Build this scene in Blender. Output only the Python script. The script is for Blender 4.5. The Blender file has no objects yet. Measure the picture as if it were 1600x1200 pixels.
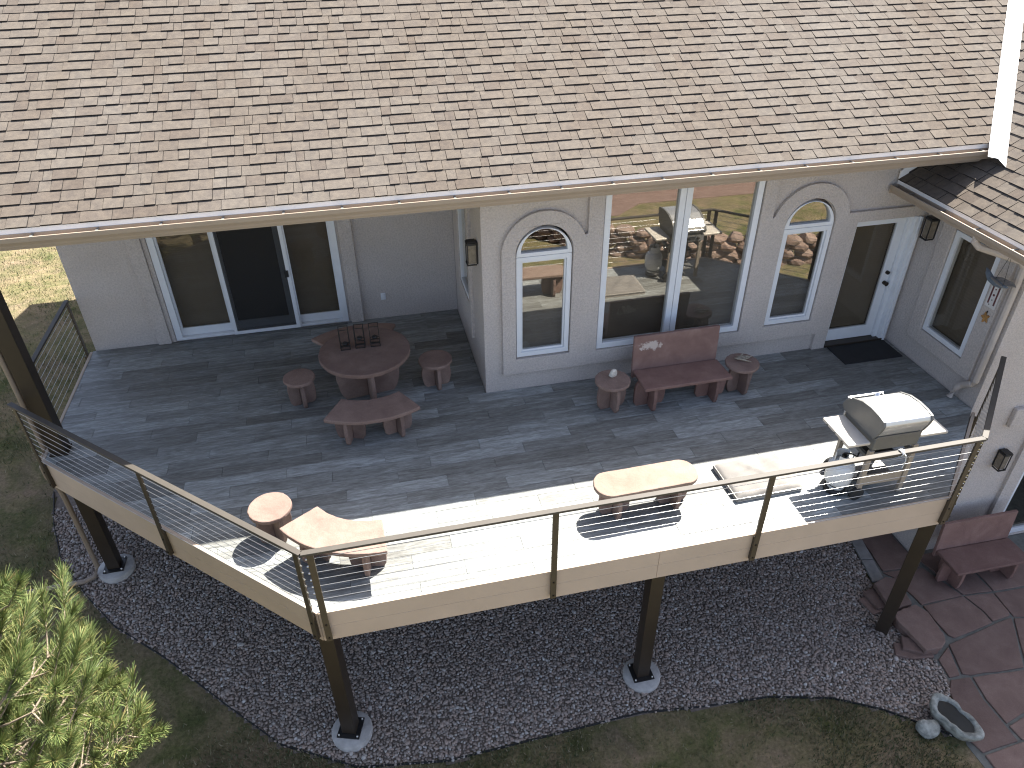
import bpy, math, random
import numpy as np
from mathutils import Matrix, Vector
from mathutils.geometry import tessellate_polygon
random.seed(7); rng = np.random.default_rng(11)
R = math.radians
SC = bpy.context.scene
COL = SC.collection

# ------------------------------------------------------------------ camera
CAM = (-1.4873, -8.4813, 6.1648); YAW, PITCH, ROLL, FPX = 0.2165, 0.6103, -0.0099, 1154.86
def cam_axes():
    cy, sy, cp, sp = math.cos(YAW), math.sin(YAW), math.cos(PITCH), math.sin(PITCH)
    f = Vector((sy*cp, cy*cp, -sp)); r = Vector((cy, -sy, 0)); u = r.cross(f)
    c, s = math.cos(ROLL), math.sin(ROLL)
    return c*r + s*u, -s*r + c*u, f
AR, AU, AF = cam_axes()
cd = bpy.data.cameras.new('camera'); cam = bpy.data.objects.new('camera', cd); COL.objects.link(cam)
m = Matrix.Identity(4)
for i in range(3):
    m[i][0], m[i][1], m[i][2], m[i][3] = AR[i], AU[i], -AF[i], CAM[i]
cam.matrix_world = m
cd.sensor_width = 36; cd.lens = FPX/1600*36; cd.clip_end = 600; cd.clip_start = 0.1
SC.camera = cam
# ------------------------------------------------------------------ sky, sun, exposure
LD = Vector((-0.54, -0.42, -1.0)).normalized()          # direction the sunlight travels
W = bpy.data.worlds.new('World'); SC.world = W; W.use_nodes = True
nt = W.node_tree; bg = nt.nodes['Background']
sky = nt.nodes.new('ShaderNodeTexSky'); sky.sky_type = 'NISHITA'; sky.sun_disc = False
sky.sun_elevation = math.asin(-LD.z); sky.sun_rotation = math.atan2(-LD.x, -LD.y)
sky.altitude = 1900; sky.air_density = 0.6; sky.dust_density = 6.0; sky.ozone_density = 0.5
hs = nt.nodes.new('ShaderNodeHueSaturation'); hs.inputs['Saturation'].default_value = 0.78   # camera white balance set between sun and shade
nt.links.new(sky.outputs[0], hs.inputs['Color']); nt.links.new(hs.outputs[0], bg.inputs[0]); bg.inputs[1].default_value = 0.10
sd = bpy.data.lights.new('sun', 'SUN'); sun = bpy.data.objects.new('sun', sd); COL.objects.link(sun)
sd.energy = 4.2; sd.angle = R(0.53); sd.color = (1.0, 0.955, 0.885)
sun.rotation_euler = LD.to_track_quat('-Z', 'Y').to_euler(); sun.location = (6, 6, 14)
vs = SC.view_settings; vs.view_transform = 'Standard'; vs.look = 'None'; vs.gamma = 1; vs.use_curve_mapping = False
vs.exposure = 2.1
try:
    SC.cycles.filter_width = 1.15; SC.cycles.max_bounces = 8; SC.cycles.transparent_max_bounces = 12
    SC.cycles.caustics_reflective = False; SC.cycles.caustics_refractive = False
except Exception: pass

# ------------------------------------------------------------------ materials
MATS = {}
def new_mat(name):
    mt = bpy.data.materials.new(name); mt.use_nodes = True
    MATS[name] = mt
    n = mt.node_tree.nodes; l = mt.node_tree.links
    return mt, n, l, n['Principled BSDF']
def N(n, t, **kw):
    x = n.new(t)
    for k, v in kw.items(): setattr(x, k, v)
    return x
def ramp(n, pts):
    r = n.new('ShaderNodeValToRGB'); e = r.color_ramp.elements
    while len(e) < len(pts): e.new(0.5)
    for i, (p, c) in enumerate(pts):
        e[i].position = p; e[i].color = (*c, 1)
    return r
def coords(n, l, scale=(1, 1, 1), offset=False, kind='Object'):
    tc = N(n, 'ShaderNodeTexCoord'); mp = N(n, 'ShaderNodeMapping'); mp.inputs['Scale'].default_value = scale
    if offset:
        oi = N(n, 'ShaderNodeObjectInfo'); mu = N(n, 'ShaderNodeMath', operation='MULTIPLY'); mu.inputs[1].default_value = 40
        l.new(oi.outputs['Random'], mu.inputs[0]); l.new(mu.outputs[0], mp.inputs['Location'])
    l.new(tc.outputs[kind], mp.inputs['Vector'])
    return mp.outputs[0]
def noise(n, l, vec, scale, detail=5, rough=0.6, dist=0):
    t = N(n, 'ShaderNodeTexNoise'); t.inputs['Scale'].default_value = scale; t.inputs['Detail'].default_value = detail
    t.inputs['Roughness'].default_value = rough; t.inputs['Distortion'].default_value = dist
    l.new(vec, t.inputs['Vector']); return t.outputs['Fac']
def bump(n, l, h, b, strength=0.3, dist=0.01):
    x = N(n, 'ShaderNodeBump'); x.inputs['Strength'].default_value = strength; x.inputs['Distance'].default_value = dist
    l.new(h, x.inputs['Height']); l.new(x.outputs[0], b.inputs['Normal'])
def mixc(n, l, fac, a, b, mode='MIX'):
    x = N(n, 'ShaderNodeMix', data_type='RGBA', blend_type=mode)
    for s, v in ((x.inputs[0], fac), (x.inputs[6], a), (x.inputs[7], b)):
        if isinstance(v, (int, float)): s.default_value = v
        elif isinstance(v, tuple): s.default_value = (*v, 1)
        else: l.new(v, s)
    return x.outputs[2]
def rnd(n, l):
    """one random value for each piece: object random + mesh island random"""
    oi = N(n, 'ShaderNodeObjectInfo'); ge = N(n, 'ShaderNodeNewGeometry')
    a = N(n, 'ShaderNodeMath', operation='ADD'); f = N(n, 'ShaderNodeMath', operation='FRACT')
    l.new(oi.outputs['Random'], a.inputs[0]); l.new(ge.outputs['Random Per Island'], a.inputs[1]); l.new(a.outputs[0], f.inputs[0])
    return f.outputs[0]

def simple(name, c, rough=0.6, metal=0.0, var=0.12, nscale=6, bscale=80, bstr=0.1, spec=0.5):
    mt, n, l, b = new_mat(name)
    v = coords(n, l)
    f = noise(n, l, v, nscale)
    r = ramp(n, [(0.3, tuple(x*(1-var) for x in c)), (0.7, tuple(min(1, x*(1+var)) for x in c))])
    l.new(f, r.inputs[0]); l.new(r.outputs[0], b.inputs['Base Color'])
    b.inputs['Roughness'].default_value = rough; b.inputs['Metallic'].default_value = metal
    b.inputs['Specular IOR Level'].default_value = spec
    if bstr: bump(n, l, noise(n, l, v, bscale, 3), b, bstr, 0.004)
    return mt

def make_materials():
    # stucco
    mt, n, l, b = new_mat('stucco')
    v = coords(n, l)
    f = noise(n, l, v, 1.3, 4); r = ramp(n, [(0.3, (0.565, 0.51, 0.462)), (0.7, (0.625, 0.565, 0.513))])
    l.new(f, r.inputs[0])
    g2 = noise(n, l, v, 38, 5, 0.75)
    r2 = ramp(n, [(0.36, (0.74, 0.74, 0.74)), (0.6, (1.04, 1.04, 1.04))]); l.new(g2, r2.inputs[0])
    l.new(mixc(n, l, 0.8, r.outputs[0], r2.outputs[0], 'MULTIPLY'), b.inputs['Base Color'])
    b.inputs['Roughness'].default_value = 0.92
    bump(n, l, g2, b, 0.9, 0.02)
    # shingles
    mt, n, l, b = new_mat('shingle')
    v = coords(n, l, kind='Object')
    k = rnd(n, l)
    r = ramp(n, [(0.0, (0.122, 0.103, 0.087)), (0.12, (0.133, 0.114, 0.097)), (0.3, (0.14, 0.122, 0.104)), (0.8, (0.144, 0.127, 0.109)), (1.0, (0.151, 0.135, 0.117))])
    l.new(k, r.inputs[0])
    gr = noise(n, l, v, 260, 2, 0.8); r2 = ramp(n, [(0.3, (0.55, 0.55, 0.56)), (0.7, (1.25, 1.22, 1.18))]); l.new(gr, r2.inputs[0])
    big = noise(n, l, v, 14, 4); r3 = ramp(n, [(0.35, (0.82, 0.82, 0.84)), (0.65, (1.08, 1.07, 1.05))]); l.new(big, r3.inputs[0])
    c1 = mixc(n, l, 1.0, r.outputs[0], r2.outputs[0], 'MULTIPLY')
    c1 = mixc(n, l, 1.0, c1, r3.outputs[0], 'MULTIPLY')
    vw = coords(n, l, (1.0, 0.35, 0.35)); wide = noise(n, l, vw, 0.9, 5, 0.62, 0.4); r4 = ramp(n, [(0.34, (0.87, 0.845, 0.815)), (0.64, (0.97, 0.985, 1.0))]); l.new(wide, r4.inputs[0])
    l.new(mixc(n, l, 1.0, c1, r4.outputs[0], 'MULTIPLY'), b.inputs['Base Color'])
    b.inputs['Roughness'].default_value = 0.95; b.inputs['Specular IOR Level'].default_value = 0.2
    bump(n, l, gr, b, 0.4, 0.004)
    # wood-look porcelain planks
    mt, n, l, b = new_mat('plank')
    k = rnd(n, l)
    v = coords(n, l, (1.0, 7.0, 1.0), offset=True)
    s1 = noise(n, l, v, 2.4, 8, 0.72, 0.7); s2 = noise(n, l, v, 7.0, 5, 0.7, 0.3)
    r = ramp(n, [(0.0, (0.18, 0.184, 0.172)), (0.3, (0.232, 0.243, 0.232)), (0.7, (0.29, 0.309, 0.3)), (1.0, (0.35, 0.376, 0.372))]); l.new(k, r.inputs[0])
    ra = ramp(n, [(0.28, (0.42, 0.39, 0.37)), (0.5, (0.92, 0.91, 0.9)), (0.7, (1.5, 1.53, 1.57))]); l.new(s1, ra.inputs[0])
    rb = ramp(n, [(0.3, (0.72, 0.71, 0.7)), (0.65, (1.12, 1.12, 1.12))]); l.new(s2, rb.inputs[0])
    v3 = coords(n, l, (1.0, 16.0, 1.0), offset=True); s3 = noise(n, l, v3, 9.0, 6, 0.75, 0.2); rc = ramp(n, [(0.34, (0.55, 0.53, 0.5)), (0.6, (1.15, 1.15, 1.15))]); l.new(s3, rc.inputs[0])
    c1 = mixc(n, l, 0.85, r.outputs[0], ra.outputs[0], 'MULTIPLY'); c2 = mixc(n, l, 0.8, c1, rb.outputs[0], 'MULTIPLY'); c2 = mixc(n, l, 0.75, c2, rc.outputs[0], 'MULTIPLY')
    l.new(c2, b.inputs['Base Color'])
    b.inputs['Roughness'].default_value = 0.5; b.inputs['Specular IOR Level'].default_value = 0.45
    bump(n, l, s2, b, 0.12, 0.004)
    # sandstone (furniture, flagstones)
    for nm, lo, mid, hi, warm in (('sandstone', (0.175, 0.114, 0.092), (0.235, 0.162, 0.131), (0.31, 0.228, 0.188), 1), ('red_sandstone', (0.165, 0.092, 0.075), (0.215, 0.127, 0.104), (0.28, 0.18, 0.15), 1), ('flagstone', (0.15, 0.098, 0.08), (0.195, 0.132, 0.108), (0.255, 0.185, 0.155), 0),
                                  ('pale_sandstone', (0.23, 0.16, 0.12), (0.30, 0.22, 0.17), (0.36, 0.275, 0.22), 1), ('rubble', (0.16, 0.1, 0.075), (0.29, 0.21, 0.165), (0.42, 0.34, 0.28), 0)):
        mt, n, l, b = new_mat(nm)
        v = coords(n, l, offset=True)
        f = noise(n, l, v, 3.2, 7, 0.65, 0.4)
        r = ramp(n, [(0.25, lo), (0.5, mid), (0.78, hi)]); l.new(f, r.inputs[0])
        g1 = noise(n, l, v, 90, 3, 0.7); r2 = ramp(n, [(0.3, (0.8, 0.8, 0.8)), (0.7, (1.12, 1.12, 1.12))]); l.new(g1, r2.inputs[0])
        oi = N(n, 'ShaderNodeObjectInfo'); rr = ramp(n, [(0, (0.82, 0.8, 0.8)), (1, (1.15, 1.12, 1.1))]); l.new(oi.outputs['Random'], rr.inputs[0])
        c1 = mixc(n, l, 0.9, r.outputs[0], r2.outputs[0], 'MULTIPLY')
        l.new(mixc(n, l, 1.0, c1, rr.outputs[0], 'MULTIPLY'), b.inputs['Base Color'])
        b.inputs['Roughness'].default_value = 0.85
        hh = noise(n, l, v, 16, 8, 0.7); bump(n, l, hh, b, 0.35, 0.015)
    # bench back with a pale lichen stain
    mt, n, l, b = new_mat('stained_sandstone')
    v = coords(n, l); f = noise(n, l, v, 3.4, 7, 0.65, 0.4)
    r = ramp(n, [(0.25, (0.165, 0.094, 0.077)), (0.5, (0.215, 0.13, 0.107)), (0.78, (0.28, 0.185, 0.155))]); l.new(f, r.inputs[0])
    tc = N(n, 'ShaderNodeTexCoord'); vm = N(n, 'ShaderNodeVectorMath', operation='SUBTRACT'); vm.inputs[1].default_value = (-0.38, 0.2, 0.79)
    l.new(tc.outputs['Object'], vm.inputs[0])
    mp = N(n, 'ShaderNodeMapping'); mp.inputs['Scale'].default_value = (5.0, 0.4, 12.0); l.new(vm.outputs[0], mp.inputs[0])
    le = N(n, 'ShaderNodeVectorMath', operation='LENGTH'); l.new(mp.outputs[0], le.inputs[0])
    nn = noise(n, l, v, 13, 6, 0.7); ad = N(n, 'ShaderNodeMath', operation='MULTIPLY_ADD'); ad.inputs[1].default_value = -3.2; l.new(nn, ad.inputs[0]); 
    a2 = N(n, 'ShaderNodeMath', operation='ADD'); a2.inputs[1].default_value = 1.5; l.new(le.outputs['Value'], a2.inputs[0]); l.new(a2.outputs[0], ad.inputs[2])
    rs = ramp(n, [(0.45, (1, 1, 1)), (0.75, (0, 0, 0))]); l.new(ad.outputs[0], rs.inputs[0])
    l.new(mixc(n, l, rs.outputs[0], r.outputs[0], (0.5, 0.43, 0.38)), b.inputs['Base Color'])
    b.inputs['Roughness'].default_value = 0.85; bump(n, l, noise(n, l, v, 30, 6, 0.7), b, 0.3, 0.01)
    # glass
    mt = bpy.data.materials.new('glass'); mt.use_nodes = True; MATS['glass'] = mt
    n = mt.node_tree.nodes; l = mt.node_tree.links; n.clear()
    out = N(n, 'ShaderNodeOutputMaterial'); mx = N(n, 'ShaderNodeMixShader'); tr = N(n, 'ShaderNodeBsdfTransparent'); gl = N(n, 'ShaderNodeBsdfGlossy')
    tr.inputs[0].default_value = (0.88, 0.88, 0.86, 1); gl.inputs[0].default_value = (1.0, 0.95, 0.88, 1); gl.inputs['Roughness'].default_value = 0.004
    lw = N(n, 'ShaderNodeLayerWeight'); lw.inputs[0].default_value = 0.5; pw = N(n, 'ShaderNodeMath', operation='POWER'); pw.inputs[1].default_value = 4.5
    l.new(lw.outputs['Facing'], pw.inputs[0]); fr = N(n, 'ShaderNodeMath', operation='MULTIPLY_ADD'); fr.inputs[1].default_value = 0.7; fr.inputs[2].default_value = 0.17; l.new(pw.outputs[0], fr.inputs[0])
    l.new(fr.outputs[0], mx.inputs[0]); l.new(tr.outputs[0], mx.inputs[1]); l.new(gl.outputs[0], mx.inputs[2]); l.new(mx.outputs[0], out.inputs[0])
    mt = bpy.data.materials.new('screen_glass'); mt.use_nodes = True; MATS['screen_glass'] = mt
    n = mt.node_tree.nodes; l = mt.node_tree.links; n.clear()
    out = N(n, 'ShaderNodeOutputMaterial'); mx = N(n, 'ShaderNodeMixShader'); tr = N(n, 'ShaderNodeBsdfTransparent'); gl = N(n, 'ShaderNodeBsdfGlossy')
    tr.inputs[0].default_value = (0.86, 0.85, 0.82, 1); gl.inputs[0].default_value = (0.9, 0.85, 0.8, 1); gl.inputs['Roughness'].default_value = 0.02
    lw = N(n, 'ShaderNodeLayerWeight'); lw.inputs[0].default_value = 0.5; pw = N(n, 'ShaderNodeMath', operation='POWER'); pw.inputs[1].default_value = 4.5
    l.new(lw.outputs['Facing'], pw.inputs[0]); fr = N(n, 'ShaderNodeMath', operation='MULTIPLY_ADD'); fr.inputs[1].default_value = 0.6; fr.inputs[2].default_value = 0.045; l.new(pw.outputs[0], fr.inputs[0])
    l.new(fr.outputs[0], mx.inputs[0]); l.new(tr.outputs[0], mx.inputs[1]); l.new(gl.outputs[0], mx.inputs[2]); l.new(mx.outputs[0], out.inputs[0])
    mt = bpy.data.materials.new('insect_screen'); mt.use_nodes = True; MATS['insect_screen'] = mt
    n = mt.node_tree.nodes; l = mt.node_tree.links; n.clear()
    out = N(n, 'ShaderNodeOutputMaterial'); mx = N(n, 'ShaderNodeMixShader'); tr = N(n, 'ShaderNodeBsdfTransparent'); df = N(n, 'ShaderNodeBsdfDiffuse')
    df.inputs[0].default_value = (0.045, 0.044, 0.042, 1); mx.inputs[0].default_value = 0.5
    l.new(tr.outputs[0], mx.inputs[1]); l.new(df.outputs[0], mx.inputs[2]); l.new(mx.outputs[0], out.inputs[0])
    simple('white_vinyl', (0.74, 0.76, 0.77), 0.4, var=0.03, bstr=0.0)
    simple('gutter_almond', (0.35, 0.285, 0.22), 0.45, var=0.06, nscale=2.5, bstr=0.0)
    simple('downspout_tan', (0.25, 0.195, 0.145), 0.5, var=0.06, bstr=0.05)
    simple('downspout_almond', (0.44, 0.39, 0.345), 0.5, var=0.06, bstr=0.05)
    simple('flashing', (0.85, 0.84, 0.82), 0.45, metal=0.0, var=0.05, bstr=0.05)
    simple('fascia_board', (0.475, 0.38, 0.29), 0.65, var=0.07, nscale=1.6, bscale=30, bstr=0.1)
    simple('bronze', (0.062, 0.05, 0.036), 0.42, metal=0.25, var=0.12, bscale=120, bstr=0.04)
    simple('rail_top', (0.066, 0.057, 0.046), 0.6, metal=0.1, var=0.08, bscale=120, bstr=0.04)
    simple('dark_post', (0.03, 0.021, 0.0135), 0.45, var=0.15, bscale=60, bstr=0.06)
    simple('cable', (0.5, 0.5, 0.49), 0.32, metal=0.9, var=0.03, bstr=0)
    simple('concrete', (0.40, 0.385, 0.36), 0.9, var=0.2, nscale=9, bscale=60, bstr=0.4)
    simple('concrete_dark', (0.24, 0.23, 0.215), 0.9, var=0.2, nscale=7, bscale=60, bstr=0.4)
    simple('steel', (0.7, 0.7, 0.69), 0.3, metal=1.0, var=0.04, bstr=0)
    simple('brushed_lid', (0.62, 0.62, 0.6), 0.36, metal=0.7, var=0.03, bstr=0)
    simple('grill_frame', (0.33, 0.285, 0.23), 0.5, metal=0.1, var=0.06, bstr=0)
    simple('grill_grey', (0.15, 0.15, 0.142), 0.5, metal=0.2, var=0.08, bstr=0.05)
    simple('grill_shelf', (0.62, 0.57, 0.49), 0.5, metal=0.1, var=0.05, bstr=0)
    simple('black_metal', (0.016, 0.015, 0.014), 0.5, var=0.2, bstr=0.05)
    simple('black_rubber', (0.02, 0.02, 0.02), 0.85, var=0.2, bscale=140, bstr=0.5)
    simple('tank_white', (0.68, 0.69, 0.68), 0.4, var=0.06, bstr=0.05)
    simple('lamp_glass', (0.2, 0.17, 0.13), 0.2, var=0.25, nscale=20, bscale=30, bstr=0.3)
    simple('cushion_fabric', (0.2, 0.187, 0.17), 0.95, var=0.12, nscale=4, bscale=220, bstr=0.4)
    simple('piping', (0.46, 0.43, 0.38), 0.9, var=0.1, bstr=0.1)
    simple('quartz', (0.62, 0.58, 0.5), 0.55, var=0.2, nscale=18, bscale=40, bstr=0.5)
    simple('driftwood', (0.30, 0.26, 0.20), 0.85, var=0.4, nscale=22, bscale=60, bstr=0.6)
    simple('granite', (0.29, 0.3, 0.265), 0.85, var=0.55, nscale=11, bscale=50, bstr=0.6)
    simple('basin_water', (0.035, 0.04, 0.042), 0.12, var=0.1, bstr=0.03)
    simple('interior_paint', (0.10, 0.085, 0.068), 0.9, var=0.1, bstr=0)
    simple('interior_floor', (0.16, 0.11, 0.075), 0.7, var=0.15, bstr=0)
    simple('blind_slat', (0.24, 0.2, 0.15), 0.7, var=0.06, bstr=0)
    simple('decor_blue', (0.13, 0.16, 0.19), 0.6, var=0.3, nscale=18, bstr=0.2)
    simple('decor_cream', (0.24, 0.22, 0.19), 0.7, var=0.3, nscale=24, bstr=0.2)
    simple('plaque_white', (0.62, 0.6, 0.57), 0.6, var=0.05, bstr=0)
    simple('maroon', (0.11, 0.035, 0.035), 0.6, var=0.15, bstr=0)
    simple('ornament_gold', (0.36, 0.19, 0.06), 0.5, var=0.35, nscale=30, bstr=0.3)
    simple('bark', (0.17, 0.12, 0.09), 0.95, var=0.35, nscale=20, bscale=40, bstr=0.8)
    simple('twig', (0.30, 0.24, 0.18), 0.9, var=0.3, nscale=20, bscale=60, bstr=0.5)
    simple('paper_red', (0.5, 0.05, 0.04), 0.7, var=0.1, bstr=0)
    simple('roof_sheathing', (0.10, 0.08, 0.068), 0.95, var=0.15, bscale=200, bstr=0.3)
    simple('asphalt_edge', (0.022, 0.018, 0.016), 0.9, var=0.2, bstr=0)
    simple('mortar', (0.15, 0.152, 0.135), 0.95, var=0.25, nscale=12, bscale=80, bstr=0.5)
    simple('gravel_bed', (0.17, 0.14, 0.115), 0.95, var=0.3, nscale=20, bscale=60, bstr=0.6)
    simple('brass_dark', (0.05, 0.04, 0.03), 0.4, metal=0.6, var=0.1, bstr=0)
    simple('soffit', (0.46, 0.41, 0.36), 0.8, var=0.05, bstr=0)
    # pebbles
    mt, n, l, b = new_mat('pebble')
    k = rnd(n, l)
    r = ramp(n, [(0.0, (0.2, 0.168, 0.142)), (0.25, (0.29, 0.245, 0.208)), (0.5, (0.34, 0.28, 0.237)), (0.68, (0.39, 0.3, 0.243)), (0.88, (0.41, 0.37, 0.33)), (0.985, (0.46, 0.43, 0.39)), (1.0, (0.62, 0.6, 0.56))])
    l.new(k, r.inputs[0]); v = coords(n, l); f = noise(n, l, v, 90, 4); r2 = ramp(n, [(0.3, (0.75, 0.75, 0.75)), (0.7, (1.15, 1.15, 1.15))]); l.new(f, r2.inputs[0])
    l.new(mixc(n, l, 1, r.outputs[0], r2.outputs[0], 'MULTIPLY'), b.inputs['Base Color']); b.inputs['Roughness'].default_value = 0.8
    # lawn soil, patchy
    mt, n, l, b = new_mat('lawn_ground')
    v = coords(n, l)
    f = noise(n, l, v, 1.3, 8, 0.72, 0.6); f2 = noise(n, l, v, 22, 6, 0.75); f3 = noise(n, l, v, 2.6, 5, 0.6)
    r = ramp(n, [(0.36, (0.215, 0.172, 0.128)), (0.5, (0.18, 0.158, 0.098)), (0.64, (0.1, 0.112, 0.05))]); l.new(f, r.inputs[0])
    rr = ramp(n, [(0.35, (0.75, 0.78, 0.7)), (0.65, (1.3, 1.22, 1.15))]); l.new(f3, rr.inputs[0])
    r2 = ramp(n, [(0.3, (0.55, 0.57, 0.5)), (0.7, (1.35, 1.3, 1.25))]); l.new(f2, r2.inputs[0])
    c1 = mixc(n, l, 1, r.outputs[0], r2.outputs[0], 'MULTIPLY'); l.new(mixc(n, l, 0.8, c1, rr.outputs[0], 'MULTIPLY'), b.inputs['Base Color'])
    b.inputs['Roughness'].default_value = 0.97; b.inputs['Specular IOR Level'].default_value = 0.1
    bump(n, l, f2, b, 0.8, 0.04)
    mt, n, l, b = new_mat('grass_blade')
    k = rnd(n, l); r = ramp(n, [(0.0, (0.055, 0.075, 0.026)), (0.45, (0.085, 0.106, 0.038)), (0.7, (0.17, 0.155, 0.08)), (1.0, (0.32, 0.275, 0.17))]); l.new(k, r.inputs[0])
    l.new(r.outputs[0], b.inputs['Base Color']); b.inputs['Roughness'].default_value = 0.7
    mt, n, l, b = new_mat('needle')
    k = rnd(n, l); r = ramp(n, [(0.0, (0.075, 0.12, 0.036)), (0.4, (0.13, 0.18, 0.055)), (0.8, (0.22, 0.255, 0.085)), (0.95, (0.33, 0.31, 0.12)), (1.0, (0.34, 0.24, 0.1))]); l.new(k, r.inputs[0])
    l.new(r.outputs[0], b.inputs['Base Color']); b.inputs['Roughness'].default_value = 0.5
    b.inputs['Subsurface Weight'].default_value = 0.0
make_materials()

# ------------------------------------------------------------------ mesh helpers
class MB:
    def __init__(s): s.v = []; s.f = []; s.sm = []
    def add(s, vs, fs, smooth=False):
        o = len(s.v); s.v += [tuple(p) for p in vs]
        s.f += [tuple(i+o for i in f) for f in fs]; s.sm += [smooth]*len(fs); return s
    def box(s, x0, x1, y0, y1, z0, z1):
        vs = [(x, y, z) for z in (z0, z1) for y in (y0, y1) for x in (x0, x1)]
        return s.add(vs, [(0, 2, 3, 1), (4, 5, 7, 6), (0, 1, 5, 4), (2, 6, 7, 3), (0, 4, 6, 2), (1, 3, 7, 5)])
    def obox(s, p0, p1, w, z0, z1, off=0.0):
        """upright box along the plan line p0-p1, width w, shifted sideways by off (to the right of travel)"""
        d = Vector((p1[0]-p0[0], p1[1]-p0[1])); d.normalize(); n_ = Vector((d.y, -d.x))
        a = Vector(p0[:2])+n_*off; b = Vector(p1[:2])+n_*off; h = n_*w/2
        q = [a-h, b-h, b+h, a+h]
        return s.prism([(p.x, p.y) for p in q], z0, z1)
    def prism(s, poly, z0, z1, f=None):
        """extrude a 2-D polygon; f maps (u, v, w) to a point"""
        f = f or (lambda u, v, w: (u, v, w)); k = len(poly)
        vs = [f(u, v, z0) for u, v in poly]+[f(u, v, z1) for u, v in poly]
        fs = [tuple(range(k))[::-1], tuple(range(k, 2*k))]+[(i, (i+1) % k, (i+1) % k+k, i+k) for i in range(k)]
        return s.add(vs, fs)
    def plate(s, loops, w0, w1, f):
        """flat plate with holes: first loop outer, the others holes"""
        flat = [p for lp in loops for p in lp]; k = len(flat)
        tri = tessellate_polygon([[Vector((u, v, 0)) for u, v in lp] for lp in loops])
        vs = [f(u, v, w0) for u, v in flat]+[f(u, v, w1) for u, v in flat]
        fs = [tuple(t) for t in tri]+[tuple(i+k for i in t[::-1]) for t in tri]
        o = 0
        for lp in loops:
            m_ = len(lp)
            fs += [(o+i, o+(i+1) % m_, o+(i+1) % m_+k, o+i+k) for i in range(m_)]; o += m_
        return s.add(vs, fs)
    def tube(s, pts, r, n=8, cap=True, smooth=True):
        pts = [Vector(p) for p in pts]; rr = r if isinstance(r, (list, tuple)) else [r]*len(pts)
        vs = []; fs = []
        up = Vector((0, 0, 1))
        for i, p in enumerate(pts):
            d = (pts[min(i+1, len(pts)-1)]-pts[max(i-1, 0)]).normalized()
            a = d.cross(up if abs(d.z) < 0.95 else Vector((1, 0, 0))).normalized(); b = d.cross(a)
            for k in range(n):
                t = 2*math.pi*k/n; vs.append(p+(math.cos(t)*a+math.sin(t)*b)*float(rr[i]))
        for i in range(len(pts)-1):
            for k in range(n):
                fs.append((i*n+k, i*n+(k+1) % n, (i+1)*n+(k+1) % n, (i+1)*n+k))
        s.add(vs, fs, smooth)
        if cap:
            s.add([vs[k] for k in range(n)], [tuple(range(n))[::-1]]); s.add(vs[-n:], [tuple(range(n))])
        return s
    def lathe(s, prof, n=24, c=(0, 0), smooth=True, sx=1, sy=1):
        vs = []; fs = []
        for r, z in prof:
            for k in range(n):
                t = 2*math.pi*k/n; vs.append((c[0]+r*sx*math.cos(t), c[1]+r*sy*math.sin(t), z))
        for i in range(len(prof)-1):
            for k in range(n): fs.append((i*n+k, i*n+(k+1) % n, (i+1)*n+(k+1) % n, (i+1)*n+k))
        s.add(vs, fs, smooth)
        s.add(vs[:n], [tuple(range(n))[::-1]]); s.add(vs[-n:], [tuple(range(n))]); return s
    def build(s, name, mat, parent=None, bevel=0, seg=2):
        me = bpy.data.meshes.new(name); me.from_pydata(s.v, [], s.f); me.validate(); 
        if len(me.polygons) == len(s.sm): me.polygons.foreach_set('use_smooth', s.sm)
        me.materials.append(MATS[mat]); me.update()
        o = bpy.data.objects.new(name, me); COL.objects.link(o)
        if parent is not None: o.parent = parent
        if bevel:
            b = o.modifiers.new('bevel', 'BEVEL'); b.width = bevel; b.segments = seg; b.limit_method = 'ANGLE'; b.angle_limit = R(35)
        return o
def fix_normals(o):
    import bmesh
    bm = bmesh.new(); bm.from_mesh(o.data); bmesh.ops.recalc_face_normals(bm, faces=bm.faces); bm.to_mesh(o.data); bm.free()
def raw(name, verts, faces, mat, parent=None, smooth=False):
    """big numpy mesh: verts (n,3), faces (m,k)"""
    me = bpy.data.meshes.new(name); nv, (nf, k) = len(verts), faces.shape
    me.vertices.add(nv); me.vertices.foreach_set('co', np.asarray(verts, np.float32).ravel())
    me.loops.add(nf*k); me.loops.foreach_set('vertex_index', faces.astype(np.int32).ravel())
    me.polygons.add(nf); me.polygons.foreach_set('loop_start', np.arange(0, nf*k, k, dtype=np.int32))
    me.polygons.foreach_set('loop_total', np.full(nf, k, np.int32))
    me.polygons.foreach_set('use_smooth', np.full(nf, smooth)); me.update(calc_edges=True); me.validate()
    me.materials.append(MATS[mat])
    o = bpy.data.objects.new(name, me); COL.objects.link(o)
    if parent is not None: o.parent = parent
    return o
def tag(o, label, cat, group=None):
    o['label'] = label; o['category'] = cat
    if group: o['group'] = group
    return o
def thing(name, label, cat, loc=(0, 0, 0), rz=0, group=None):
    o = bpy.data.objects.new(name, None); COL.objects.link(o); o.empty_display_size = 0.2
    o.location = loc; o.rotation_euler = (0, 0, rz); return tag(o, label, cat, group)
def structure(o): o['kind'] = 'structure'; return o
def stuff(o): o['kind'] = 'stuff'; return o
XZ = lambda u, v, w: (u, w, v)          # plate in the x-z plane, w = y
YZ = lambda u, v, w: (w, u, v)          # plate in the y-z plane, w = x
def rect(x0, x1, z0, z1): return [(x0, z0), (x1, z0), (x1, z1), (x0, z1)]
def arch(cx, r, z0, zc, n=24):
    return [(cx-r, z0), (cx+r, z0)]+[(cx+r*math.cos(math.pi*i/n), zc+r*math.sin(math.pi*i/n)) for i in range(n+1)]
def half(cx, r, zc, n=24):
    return [(cx+r*math.cos(math.pi*i/n), zc+r*math.sin(math.pi*i/n)) for i in range(n+1)]
def sstep(a, b, x):
    t = np.clip((x-a)/(b-a), 0, 1); return t*t*(3-2*t)
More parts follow.
